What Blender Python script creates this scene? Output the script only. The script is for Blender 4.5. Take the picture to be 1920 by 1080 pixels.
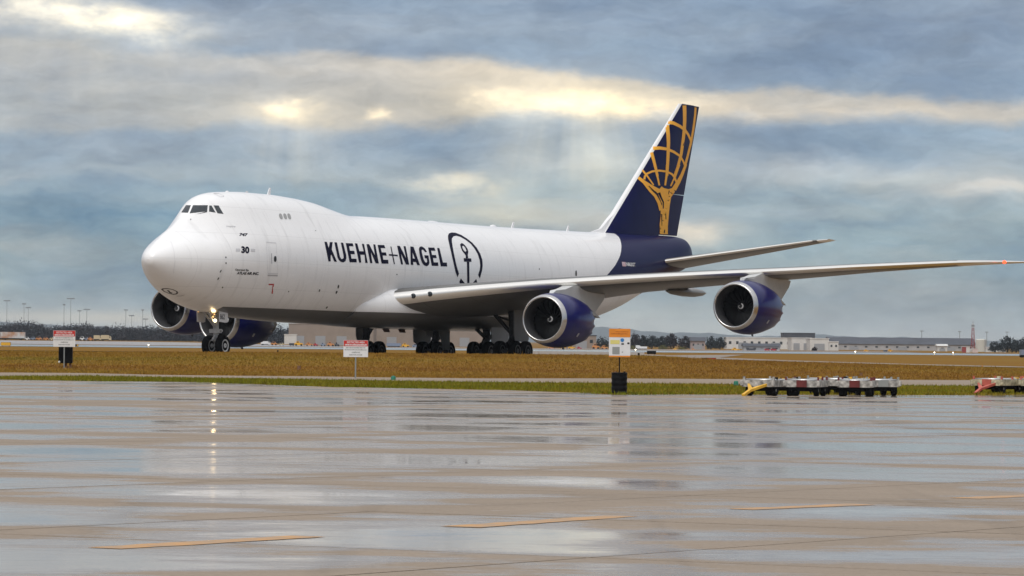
import bpy, bmesh, math, random
import numpy as np
from mathutils import Vector, Matrix
from mathutils.bvhtree import BVHTree
from mathutils.geometry import tessellate_polygon
R=math.radians
random.seed(7); rng=np.random.default_rng(11)
for o in list(bpy.data.objects): bpy.data.objects.remove(o,do_unlink=True)
S=bpy.context.scene; COL=S.collection

# ------------------------------------------------------------ camera
FPX=8178.88                      # focal length in photo pixels (1920 wide)
CAMZ=1.7; PITCH=math.atan(100/FPX); ROLL=R(.55)
_f=Vector((0,math.cos(PITCH),math.sin(PITCH))); _r=Vector((1,0,0)); _u=_r.cross(_f)
c_,s_=math.cos(ROLL),math.sin(ROLL)
CR=_r*c_+_u*s_; CU=_u*c_-_r*s_
cam=bpy.data.cameras.new('camera'); camo=bpy.data.objects.new('camera',cam); COL.objects.link(camo)
cam.sensor_width=36; cam.lens=FPX/1920*36; cam.clip_start=.5; cam.clip_end=30000
camo.matrix_world=Matrix(((CR.x,CU.x,-_f.x,0),(CR.y,CU.y,-_f.y,0),(CR.z,CU.z,-_f.z,CAMZ),(0,0,0,1)))
S.camera=camo
CP=Vector((0,0,CAMZ))
def ray(u,v): return (_f+CR*((u-960)/FPX)+CU*((540-v)/FPX))
def at(u,v,D):                   # point on a pixel's line of sight at ground distance D
    d=ray(u,v); return CP+d*(D/d.y)

# ------------------------------------------------------------ world
SUN_EL,SUN_AZ=R(52),R(-160)      # azimuth from +Y towards +X (left of the viewer)
W=bpy.data.worlds.new('World'); S.world=W; W.use_nodes=True
N=W.node_tree.nodes; L=W.node_tree.links; N.clear()
def nd(t,**k):
    n=N.new(t)
    for a,b in k.items(): setattr(n,a,b)
    return n
def setin(n,i,v):
    if hasattr(v,'is_linked') or isinstance(v,bpy.types.NodeSocket): L.new(v,n.inputs[i])
    else: n.inputs[i].default_value=v
def mth(op,a,b=0.,c=0.):
    n=nd('ShaderNodeMath',operation=op); setin(n,0,a); setin(n,1,b); setin(n,2,c); return n.outputs[0]
def vm(op,a,b=(0,0,0),c=(0,0,0)):
    n=nd('ShaderNodeVectorMath',operation=op); setin(n,0,a); setin(n,1,b); setin(n,2,c)
    return n.outputs['Value'] if op in('DOT_PRODUCT','LENGTH') else n.outputs[0]
def comb(x,y,z=0.):
    n=nd('ShaderNodeCombineXYZ'); setin(n,0,x); setin(n,1,y); setin(n,2,z); return n.outputs[0]
def noise(vec,scale,detail=5,rough=.55,dist=0.):
    n=nd('ShaderNodeTexNoise'); setin(n,'Vector',vec); setin(n,'Scale',scale); setin(n,'Detail',detail); setin(n,'Roughness',rough); setin(n,'Distortion',dist); return n.outputs[0]
def ramp(fac,stops,interp='LINEAR'):
    n=nd('ShaderNodeValToRGB'); r=n.color_ramp; r.interpolation=interp
    while len(r.elements)<len(stops): r.elements.new(.5)
    for e,(p,c) in zip(r.elements,stops): e.position=p; e.color=(*c,1) if len(c)==3 else c
    setin(n,0,fac); return n.outputs[0]
def mixc(f,a,b):
    n=nd('ShaderNodeMix',data_type='RGBA'); setin(n,0,f); setin(n,6,a if not isinstance(a,tuple) else (*a,1)); setin(n,7,b if not isinstance(b,tuple) else (*b,1)); return n.outputs[2]
tc=nd('ShaderNodeTexCoord'); dirv=tc.outputs['Generated']
sx=nd('ShaderNodeSeparateXYZ'); L.new(vm('NORMALIZE',dirv),sx.inputs[0])
K=FPX/100                        # sky coordinates in hundreds of photo pixels
az=mth('ARCTAN2',sx.outputs[0],sx.outputs[1]); el=mth('ARCSINE',sx.outputs[2])
U=mth('MULTIPLY',az,K); V=mth('MULTIPLY',el,K)
P0=comb(U,V)
w1=noise(vm('MULTIPLY',P0,(.55,1.1,0)),1.,4,.6); w2=noise(vm('MULTIPLY_ADD',P0,(.55,1.1,0),(31.7,12.3,0)),1.,4,.6)
warp=comb(mth('MULTIPLY',mth('SUBTRACT',w1,.5),1.5),mth('MULTIPLY',mth('SUBTRACT',w2,.5),.75))
P=vm('ADD',P0,warp)
band=noise(vm('MULTIPLY_ADD',P,(.075,.42,0),(3.1,7.7,0)),1.,7,.60)
puff=noise(vm('MULTIPLY_ADD',P,(.22,.62,0),(9.4,1.9,0)),1.,8,.62)
vn=mth('DIVIDE',V,6.6)
base=ramp(vn,[(0,(.44,.48,.49)),(.07,(.29,.385,.43)),(.3,(.25,.375,.445)),(.55,(.235,.34,.45)),(.8,(.20,.30,.44)),(1,(.185,.285,.43))])
light=ramp(band,[(.42,(0,0,0)),(.66,(1,1,1))]); dark=ramp(band,[(.30,(1,1,1)),(.47,(0,0,0))])
col=mixc(mth('MULTIPLY',light,.50),base,(.58,.535,.475))
col=mixc(mth('MULTIPLY',dark,.7),col,(.19,.265,.39))
def ucurve(pts):                  # value along the horizon from (photo column, value) pairs
    n=nd('ShaderNodeFloatCurve'); cv=n.mapping.curves[0]; lo,hi=-600,2520
    pts=[(lo,pts[0][1])]+pts+[(hi,pts[-1][1])]
    while len(cv.points)<len(pts): cv.points.new(.5,.5)
    for q,(u,v) in zip(cv.points,pts): q.location=((u-lo)/(hi-lo),v)
    n.mapping.update(); L.new(mth('MULTIPLY_ADD',U,100/(hi-lo),(960-lo)/(hi-lo)),n.inputs['Value']); return n.outputs[0]
def hor(u): return 640+(u-960)*math.tan(ROLL)
def yv(l): return [(u,(hor(u)-y)/700) for u,y in l]
E1=mth('MULTIPLY',ucurve(yv([(0,82),(200,96),(400,103),(700,108),(950,125),(1150,152),(1300,174),(1600,187),(1920,193)])),7.)
E2=mth('MULTIPLY',ucurve(yv([(0,268),(300,250),(500,246),(800,255),(1000,226),(1250,229),(1500,234),(1920,238)])),7.)
WC=ucurve([(0,.30),(350,.40),(700,.72),(1050,.95),(1300,.85),(1920,.62)])
Vw=mth('ADD',V,mth('MULTIPLY_ADD',noise(vm('MULTIPLY_ADD',P0,(.45,.8,0),(5.,8.,0)),1.,7,.62),.9,-.45))
def sm(x,a,b):
    n=nd('ShaderNodeMapRange',interpolation_type='SMOOTHSTEP'); setin(n,0,x); n.inputs[1].default_value=a; n.inputs[2].default_value=b; return n.outputs[0]
t1=sm(mth('SUBTRACT',Vw,E1),-.10,.22); t2=sm(mth('SUBTRACT',Vw,E2),-.06,.30)
mid=mth('MULTIPLY',mth('MULTIPLY',t2,mth('SUBTRACT',1.,t1)),WC)
col=mixc(mth('MULTIPLY',mid,.80),col,(.66,.565,.43))
col=mixc(mth('MULTIPLY',t1,.55),col,(.185,.285,.425))
lowgap=mth('MULTIPLY',mth('SUBTRACT',1.,t2),sm(mth('SUBTRACT',Vw,E2),-1.3,-.1))
col=mixc(mth('MULTIPLY',lowgap,.45),col,(.215,.34,.49))
pm=ramp(puff,[(.34,(.66,.70,.77)),(.5,(1,1,1)),(.66,(1.30,1.24,1.15))])
n=nd('ShaderNodeMix',data_type='RGBA',blend_type='MULTIPLY'); n.inputs[0].default_value=.8; L.new(col,n.inputs[6]); L.new(pm,n.inputs[7]); col=n.outputs[2]
puff2=noise(vm('MULTIPLY_ADD',P,(.75,1.9,0),(2.2,6.1,0)),1.,7,.66)
n=nd('ShaderNodeVectorMath',operation='SCALE'); L.new(col,n.inputs[0]); L.new(mth('MULTIPLY_ADD',puff2,.75,.625),n.inputs['Scale']); col=n.outputs[0]
det=mth('MULTIPLY_ADD',noise(vm('MULTIPLY',P0,(1.5,2.6,0)),1.,6,.6),2.2,-.35)
brk_m=mth('MAXIMUM',det,.12)
acc=col
def blob(u,v,su,sv,colr,warped=True,mod=None,tilt=0.):
    global acc
    u0,v0=(u-960)/100,(hor(u)-v)/100; a,b=100/su,100/sv
    q=vm('MULTIPLY_ADD',P if warped else P0,(a,b,0),(-u0*a,-v0*b,0))
    if tilt:
        s=nd('ShaderNodeSeparateXYZ'); L.new(q,s.inputs[0]); q=comb(s.outputs[0],mth('MULTIPLY_ADD',s.outputs[0],tilt,s.outputs[1]))
    g=mth('POWER',.36788,vm('DOT_PRODUCT',q,q))
    if mod is not None: g=mth('MULTIPLY',g,mod)
    n=nd('ShaderNodeVectorMath',operation='MULTIPLY_ADD'); n.inputs[0].default_value=colr
    L.new(comb(g,g,g),n.inputs[1]); L.new(acc,n.inputs[2]); acc=n.outputs[0]
cream=(.62,.52,.30); peach=(.34,.22,.08); soft=(.16,.13,.08); blue=(-.10,-.07,-.03)
blob(90,20,210,26,(.80,.62,.30),True,brk_m,tilt=.75); blob(230,52,110,24,(.68,.53,.26),True,brk_m); blob(150,70,330,60,(.16,.14,.09))
blob(530,206,52,18,(.80,.58,.24),True,brk_m); blob(694,212,20,10,(.55,.40,.18),True,None); blob(560,215,150,48,soft); blob(1120,300,170,60,(.10,.085,.04)); blob(300,330,420,16,(.09,.07,.04)); blob(1650,330,260,20,(.12,.10,.06)); blob(1450,400,200,14,(.08,.06,.04))
blob(1075,186,120,24,(.82,.60,.24),True,brk_m); blob(1170,205,150,24,(.50,.36,.15),True,brk_m); blob(1060,180,260,60,(.20,.165,.09)); blob(915,178,40,16,(.5,.38,.2),True,brk_m)
blob(1560,212,420,18,(.16,.11,.05)); blob(620,128,330,16,(.10,.075,.04)); blob(400,195,330,35,(.05,.04,.02))
blob(850,345,90,20,(.55,.40,.17),True,brk_m); blob(960,402,200,34,(.36,.27,.13)); blob(1230,432,150,24,(.32,.22,.10)); blob(1300,442,50,18,(.3,.19,.08),True,brk_m)
blob(1860,362,150,17,(.30,.21,.12)); blob(1560,318,330,22,(.10,.085,.07)); blob(150,596,560,14,(.27,.18,.07),False); blob(1250,600,420,40,(.10,.09,.06),False)
blob(200,400,320,45,(-.07,-.045,-.01)); blob(800,265,200,34,(-.07,-.05,-.02))
# slanting shafts of light below the breaks
def rays(u,v,su,sv,ut,vt,colr):
    du=mth('SUBTRACT',U,(ut-960)/100); dv=mth('SUBTRACT',(hor(ut)-vt)/100,V)
    ang=mth('DIVIDE',du,mth('MAXIMUM',dv,.3))
    st=noise(comb(ang,0.,float(u)),5.,3,.6); st=mth('MAXIMUM',mth('MULTIPLY_ADD',st,3.2,-1.15),0.)
    blob(u,v,su,sv,colr,False,st)
rays(545,280,75,70,545,-120,(.18,.15,.08)); rays(1075,275,150,85,1080,-160,(.27,.22,.11)); rays(130,150,220,90,150,-300,(.09,.075,.04)); rays(700,260,70,60,700,-150,(.05,.04,.02))
# an overcast sky is brighter overhead than at the horizon (CIE overcast distribution)
up=mth('MAXIMUM',sx.outputs[2],0.)
cie=mth('MULTIPLY_ADD',up,2.4,1.)
grey=mth('MULTIPLY',vm('DOT_PRODUCT',acc,(.33,.34,.33)),1.)
acc=mixc(mth('MINIMUM',mth('MULTIPLY',up,2.5),.85),acc,comb(mth('MULTIPLY',grey,1.03),grey,mth('MULTIPLY',grey,.98)))
n=nd('ShaderNodeVectorMath',operation='SCALE'); L.new(acc,n.inputs[0]); L.new(cie,n.inputs['Scale']); cloud=n.outputs[0]
sky=nd('ShaderNodeTexSky',sky_type='NISHITA',sun_disc=False,sun_elevation=SUN_EL,sun_rotation=SUN_AZ)
b1=nd('ShaderNodeBackground'); L.new(sky.outputs[0],b1.inputs[0]); b1.inputs[1].default_value=.08
b2=nd('ShaderNodeBackground'); L.new(cloud,b2.inputs[0]); b2.inputs[1].default_value=.75
ms=nd('ShaderNodeMixShader'); ms.inputs[0].default_value=.96; L.new(b1.outputs[0],ms.inputs[1]); L.new(b2.outputs[0],ms.inputs[2])
wo=nd('ShaderNodeOutputWorld'); L.new(ms.outputs[0],wo.inputs[0])
# ------------------------------------------------------------ sun (veiled by cloud)
sun=bpy.data.lights.new('sun','SUN'); sun.energy=1.5; sun.angle=R(35); sun.color=(1,.96,.9)
suno=bpy.data.objects.new('sun',sun); COL.objects.link(suno)
sd=Vector((math.sin(SUN_AZ)*math.cos(SUN_EL),math.cos(SUN_AZ)*math.cos(SUN_EL),math.sin(SUN_EL)))
suno.rotation_euler=sd.to_track_quat('Z','Y').to_euler()
vs=S.view_settings; vs.view_transform='Standard'; vs.look='None'; vs.gamma=1; vs.use_curve_mapping=False; vs.exposure=0.35

# ------------------------------------------------------------ helpers
def mat(name,col,rough=.5,metal=0.,var=.0,scale=3.,coat=0.,emit=None,estr=0.,bump=0.,spec=.5,col2=None,stretch=(1,1,1),detail=5):
    m=bpy.data.materials.new(name); m.use_nodes=True; nt=m.node_tree; p=nt.nodes['Principled BSDF']
    p.inputs['Base Color'].default_value=(*col,1); p.inputs['Roughness'].default_value=rough; p.inputs['Metallic'].default_value=metal
    p.inputs['Coat Weight'].default_value=coat; p.inputs['Coat Roughness'].default_value=.06; p.inputs['Specular IOR Level'].default_value=spec
    if emit: p.inputs['Emission Color'].default_value=(*emit,1); p.inputs['Emission Strength'].default_value=estr
    if var or col2 or bump:
        t=nt.nodes.new('ShaderNodeTexCoord'); mp=nt.nodes.new('ShaderNodeMapping'); mp.inputs['Scale'].default_value=stretch
        nt.links.new(t.outputs['Object'],mp.inputs[0])
        nz=nt.nodes.new('ShaderNodeTexNoise'); nz.inputs['Scale'].default_value=scale; nz.inputs['Detail'].default_value=detail; nt.links.new(mp.outputs[0],nz.inputs['Vector'])
        r=nt.nodes.new('ShaderNodeValToRGB'); c2=col2 or tuple(c*(1-var) for c in col); c1=col if col2 else tuple(min(1,c*(1+var)) for c in col)
        r.color_ramp.elements[0].position=.36; r.color_ramp.elements[0].color=(*c2,1); r.color_ramp.elements[1].position=.64; r.color_ramp.elements[1].color=(*c1,1)
        nt.links.new(nz.outputs[0],r.inputs[0]); nt.links.new(r.outputs[0],p.inputs['Base Color'])
        if bump:
            b=nt.nodes.new('ShaderNodeBump'); b.inputs['Strength'].default_value=bump; b.inputs['Distance'].default_value=.02; nt.links.new(nz.outputs[0],b.inputs['Height']); nt.links.new(b.outputs[0],p.inputs['Normal'])
    return m
def link(name,me,parent=None,loc=None):
    o=bpy.data.objects.new(name,me); COL.objects.link(o)
    if parent: o.parent=parent
    if loc is not None: o.location=loc
    return o
def tag(o,label=None,cat=None,group=None,kind=None):
    if label:o['label']=label
    if cat:o['category']=cat
    if group:o['group']=group
    if kind:o['kind']=kind
    return o
def empty(name,loc=(0,0,0),rz=0.,label=None,cat=None,group=None):
    o=bpy.data.objects.new(name,None); COL.objects.link(o); o.location=loc; o.rotation_euler=(0,0,rz); o.empty_display_size=.3
    return tag(o,label,cat,group)
class MB:
    def __init__(s): s.v=[]; s.f=[]; s.mi=[]; s.sm=[]; s.cm=0; s.csm=False
    def add(s,vs,fs):
        b=len(s.v); s.v+= [tuple(v) for v in vs]
        for f in fs: s.f.append([b+i for i in f]); s.mi.append(s.cm); s.sm.append(s.csm)
        return s
    def box(s,a,b,rot=None,piv=None):
        x0,y0,z0=a;x1,y1,z1=b
        vs=[Vector(q) for q in((x0,y0,z0),(x1,y0,z0),(x1,y1,z0),(x0,y1,z0),(x0,y0,z1),(x1,y0,z1),(x1,y1,z1),(x0,y1,z1))]
        if rot: pv=Vector(piv or ((x0+x1)/2,(y0+y1)/2,(z0+z1)/2)); vs=[pv+rot@(q-pv) for q in vs]
        return s.add(vs,[(0,3,2,1),(4,5,6,7),(0,1,5,4),(1,2,6,5),(2,3,7,6),(3,0,4,7)])
    def tube(s,a,b,r0,r1=None,n=12,caps=True):
        a,b=Vector(a),Vector(b); r1=r0 if r1 is None else r1; d=(b-a).normalized(); q=d.to_track_quat('Z','Y'); vs=[]
        for p,r in((a,r0),(b,r1)):
            for k in range(n): vs.append(p+q@Vector((r*math.cos(2*math.pi*k/n),r*math.sin(2*math.pi*k/n),0)))
        fs=[(k,(k+1)%n,n+(k+1)%n,n+k) for k in range(n)]
        if caps: fs+=[tuple(range(n))[::-1],tuple(range(n,2*n))]
        return s.add(vs,fs)
    def lathe(s,prof,n=32,axis='x',org=(0,0,0),closed=False):
        vs=[]
        for (t,r) in prof:
            for k in range(n):
                a=2*math.pi*k/n; p=(t,r*math.cos(a),r*math.sin(a))
                if axis=='y': p=(p[1],p[0],p[2])
                if axis=='z': p=(p[1],p[2],p[0])
                vs.append((p[0]+org[0],p[1]+org[1],p[2]+org[2]))
        m=len(prof); fs=[]
        for j in range(m-1 if not closed else m):
            for k in range(n): fs.append((j*n+k,((j+1)%m)*n+k,((j+1)%m)*n+(k+1)%n,j*n+(k+1)%n))
        if not closed:
            if prof[0][1]>1e-4: fs.append(tuple(range(n))[::-1])
            if prof[-1][1]>1e-4: fs.append(tuple((m-1)*n+k for k in range(n)))
        return s.add(vs,fs)
    def prism(s,poly,axis,t0,t1):                  # poly in the two other axes, extruded along axis
        def p(a,b,t): return {'x':(t,a,b),'y':(a,t,b),'z':(a,b,t)}[axis]
        n=len(poly); vs=[p(a,b,t0) for a,b in poly]+[p(a,b,t1) for a,b in poly]
        fs=[(k,(k+1)%n,n+(k+1)%n,n+k) for k in range(n)]+[tuple(range(n))[::-1],tuple(range(n,2*n))]
        return s.add(vs,fs)
    def loft(s,rings,close=True,caps=True):
        n=len(rings[0]); vs=[q for r in rings for q in r]; fs=[]
        for j in range(len(rings)-1):
            for k in range(n if close else n-1): fs.append((j*n+k,(j+1)*n+k,(j+1)*n+(k+1)%n,j*n+(k+1)%n))
        if caps: fs+=[tuple(range(n))[::-1],tuple((len(rings)-1)*n+k for k in range(n))]
        return s.add(vs,fs)
    def mesh(s,name,mats,smooth=None):
        me=bpy.data.meshes.new(name); me.from_pydata(s.v,[],s.f)
        for m in (mats if isinstance(mats,(list,tuple)) else [mats]): me.materials.append(m)
        me.polygons.foreach_set('material_index',s.mi); me.polygons.foreach_set('use_smooth',[True]*len(s.f) if smooth else s.sm)
        bm=bmesh.new(); bm.from_mesh(me); bmesh.ops.recalc_face_normals(bm,faces=bm.faces)
        if smooth:
            a=R(smooth if smooth is not True else 40)
            for e in bm.edges:
                if len(e.link_faces)==2 and e.calc_face_angle(0)>a: e.smooth=False
        bm.to_mesh(me); bm.free(); me.update(); return me
    def build(s,name,mats,parent=None,loc=None,smooth=None): return link(name,s.mesh(name,mats,smooth),parent,loc)
def copy_tree(o,parent=None):
    c=o.copy(); COL.objects.link(c); c.parent=parent
    for ch in list(o.children): copy_tree(ch,c)
    return c
# ------------------------------------------------------------ aircraft pose (solved from the photograph)
AT=Vector((-21.39556,255.87944,.73126)); AYAW,APIT,AROL=1.08910072,.010366466,-.0083122
AM=(Matrix.Rotation(AYAW,3,'Z')@Matrix.Rotation(APIT,3,'Y')@Matrix.Rotation(AROL,3,'X'))
AN=AM@Vector((0,0,1))
def plane_z(X,Y): return AT.z-(AN.x*(X-AT.x)+AN.y*(Y-AT.y))/AN.z
# ------------------------------------------------------------ terrain
def sstep(a,b,x): t=np.clip((x-a)/(b-a),0,1); return t*t*(3-2*t)
def g0(u,v,z=0.):
    d=ray(u,v); t=(z-CAMZ)/d.z; return CP+d*t
EDGE=[g0(u,v) for u,v in((-300,709),(0,712),(400,717),(600,725),(960,732),(1160,739.5),(1700,741),(1920,740.5),(2300,740))]
EX=[-400]+[p.x for p in EDGE]+[400]; EY=[EDGE[0].y]+[p.y for p in EDGE]+[EDGE[-1].y]
def edge_y(X): return np.interp(X,EX,EY)
def terrain(X,Y):
    X=np.asarray(X,float);Y=np.asarray(Y,float)
    e=edge_y(X)
    crest=np.interp(X,[-60,-23,-15,5,10.7,26,45],[.70,.77,.88,.90,.82,.53,.42])
    far=.25-.0*Y; k=sstep(850,1500,Y); zf=.3-1.0*sstep(-.085,-.03,X/np.maximum(Y,1)); far=far*(1-k)+zf*k
    w=sstep(-75,-34,X)*(1-sstep(7,15,X))*(1-sstep(330,430,Y))
    base=w*plane_z(X,Y)+(1-w)*far
    near=.0+.10*sstep(0,1,(Y-e)/np.maximum(205-e,1))
    k1=sstep(203,227,Y); k2=sstep(227,243,Y)
    z=(near*(1-k1)+crest*k1)*(1-k2)+base*k2
    return np.where(Y<e+.15,-.16,z)
def tz(X,Y): return float(terrain(X,Y))
def ghit(u,v):
    d=ray(u,v); d=d/d.y; Y=130.
    while Y<4000:
        p=CP+d*Y
        if p.z<=tz(p.x,p.y): return Vector((p.x,p.y,tz(p.x,p.y)))
        Y+=.25 if Y<500 else 2
    return CP+d*1500
def grid_mesh(name,xs,ys,zf,m,keep=None):
    Xg,Yg=np.meshgrid(xs,ys); Z=zf(Xg,Yg); nx,ny=len(xs),len(ys)
    v=np.stack([Xg,Yg,Z],-1).reshape(-1,3); i=np.arange(nx*ny).reshape(ny,nx)
    f=np.stack([i[:-1,:-1],i[:-1,1:],i[1:,1:],i[1:,:-1]],-1).reshape(-1,4)
    me=bpy.data.meshes.new(name); me.from_pydata(v.tolist(),[],f.tolist()); me.materials.append(m)
    me.polygons.foreach_set('use_smooth',[True]*len(f)); return me
# ---- materials of the ground
def pos_nodes(name):
    m=bpy.data.materials.new(name); m.use_nodes=True; nt=m.node_tree; p=nt.nodes['Principled BSDF']; g=nt.nodes.new('ShaderNodeNewGeometry')
    def nz(scale,detail=5,st=(1,1,1),off=(0,0,0),rough=.55):
        mp=nt.nodes.new('ShaderNodeMapping'); mp.inputs['Scale'].default_value=st; mp.inputs['Location'].default_value=off; nt.links.new(g.outputs['Position'],mp.inputs[0])
        t=nt.nodes.new('ShaderNodeTexNoise'); t.inputs['Scale'].default_value=scale; t.inputs['Detail'].default_value=detail; t.inputs['Roughness'].default_value=rough; nt.links.new(mp.outputs[0],t.inputs['Vector']); return t.outputs[0]
    def rp(f,*st):
        r=nt.nodes.new('ShaderNodeValToRGB'); e=r.color_ramp.elements
        while len(e)<len(st): e.new(.5)
        for q,(a,c) in zip(e,st): q.position=a; q.color=(*c,1) if isinstance(c,tuple) else (c,c,c,1)
        nt.links.new(f,r.inputs[0]); return r.outputs[0]
    def mx(f,a,b):
        n=nt.nodes.new('ShaderNodeMix'); n.data_type='RGBA'
        for k,q in((0,f),(6,a),(7,b)):
            if isinstance(q,bpy.types.NodeSocket): nt.links.new(q,n.inputs[k])
            else: n.inputs[k].default_value=(*q,1) if isinstance(q,tuple) else q
        return n.outputs[2]
    def ma(op,a,b=0.,c=0.):
        n=nt.nodes.new('ShaderNodeMath'); n.operation=op
        for k,q in enumerate((a,b,c)):
            if isinstance(q,bpy.types.NodeSocket): nt.links.new(q,n.inputs[k])
            else: n.inputs[k].default_value=q
        return n.outputs[0]
    return m,nt,p,nz,rp,mx,ma
def concrete(name,dry=(.30,.232,.172),damp=(.22,.19,.16),wet_shift=0.,perslab=True,rmin=.09):
    m,nt,p,nz,rp,mx,ma=pos_nodes(name)
    a=nz(.10,7,(.55,1.,1),(5,2,0),.6); b=nz(.42,6,(.7,1,1),(40,3,0)); c=nz(2.3,5)
    w=ma('MULTIPLY_ADD',b,.55,ma('MULTIPLY_ADD',a,1.25,-.175))
    if perslab:
        oi=nt.nodes.new('ShaderNodeObjectInfo'); w=ma('ADD',w,ma('MULTIPLY_ADD',oi.outputs['Random'],.20,-.10))
    w=ma('MULTIPLY_ADD',c,.08,w); w=ma('ADD',w,wet_shift-.02)
    wet=rp(w,(.63,0.),(.71,.55),(.77,.85),(.88,1.)); nt.links.new(ma('MULTIPLY_ADD',wet,.47,.03),p.inputs['Specular IOR Level'])
    nt.links.new(mx(wet,mx(rp(b,(.3,0.),(.7,1.)),dry,tuple(q*.86 for q in dry)),damp),p.inputs['Base Color'])
    fine=nz(6.,4)
    ro=ma('MULTIPLY_ADD',wet,-(.50-rmin),.50); ro=ma('MULTIPLY_ADD',ma('SUBTRACT',c,.5),.16,ro)
    nt.links.new(ma('MAXIMUM',ro,rmin),p.inputs['Roughness']); p.inputs['IOR'].default_value=1.36
    return m
def grassmat(name,cols,scale=.12):
    m,nt,p,nz,rp,mx,ma=pos_nodes(name)
    a=nz(scale*.8,7,(.3,1.5,1),(0,0,0),.62); b=nz(2.2,5,(1,1,1),(9,4,0)); 
    f=ma('ADD',a,ma('MULTIPLY_ADD',b,.16,-.08))
    st=[(.30+.4*i/(len(cols)-1),c) for i,c in enumerate(cols)]
    nt.links.new(rp(f,*st),p.inputs['Base Color']); p.inputs['Roughness'].default_value=.9; p.inputs['Specular IOR Level'].default_value=.02
    return m
M_slab=None; M_joint=mat('joint_sealant',(.06,.055,.05),.6)
M_apron_base=concrete('apron_concrete_base',(.2,.18,.16),(.15,.14,.13),0.,False)
M_road=concrete('service_road_concrete',(.30,.235,.175),(.26,.215,.17),-.2,False,.4)
M_taxi=concrete('taxiway_concrete',(.27,.215,.165),(.22,.19,.16),-.12,False,.3)
M_runway=concrete('runway_wet_surface',(.30,.29,.28),(.26,.26,.26),.16,False,.10)
M_farap=concrete('far_apron_concrete',(.34,.30,.28),(.30,.28,.27),-.02,False,.25)
M_ground=grassmat('ground_dry_grass',[(.155,.070,.016),(.195,.098,.020),(.215,.122,.023),(.165,.108,.018)])
M_blade=grassmat('grass_blade',[(.185,.088,.021),(.245,.130,.027),(.265,.160,.032),(.19,.138,.023)])
M_blade_g=grassmat('green_grass_blade',[(.23,.15,.02),(.215,.175,.02),(.135,.15,.013),(.185,.175,.017)],.2)
M_ypaint=mat('worn_yellow_paint',(.56,.27,.05),.4,col2=(.36,.23,.12),scale=3.5,detail=8)
# ---- ground sheet
xs=np.unique(np.concatenate([-np.geomspace(66,2600,18)[::-1],np.linspace(-66,66,89),np.geomspace(66,2600,18)]))
ys=np.unique(np.concatenate([[-400,-100,0,60,110],np.arange(128,252,1.0),np.arange(252,460,4.),np.arange(460,900,20.),np.geomspace(900,15500,30)]))
tag(link('ground',grid_mesh('ground',xs,ys,terrain,M_ground)),'dry brown and olive grassland of the airfield','ground',kind='structure')
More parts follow.
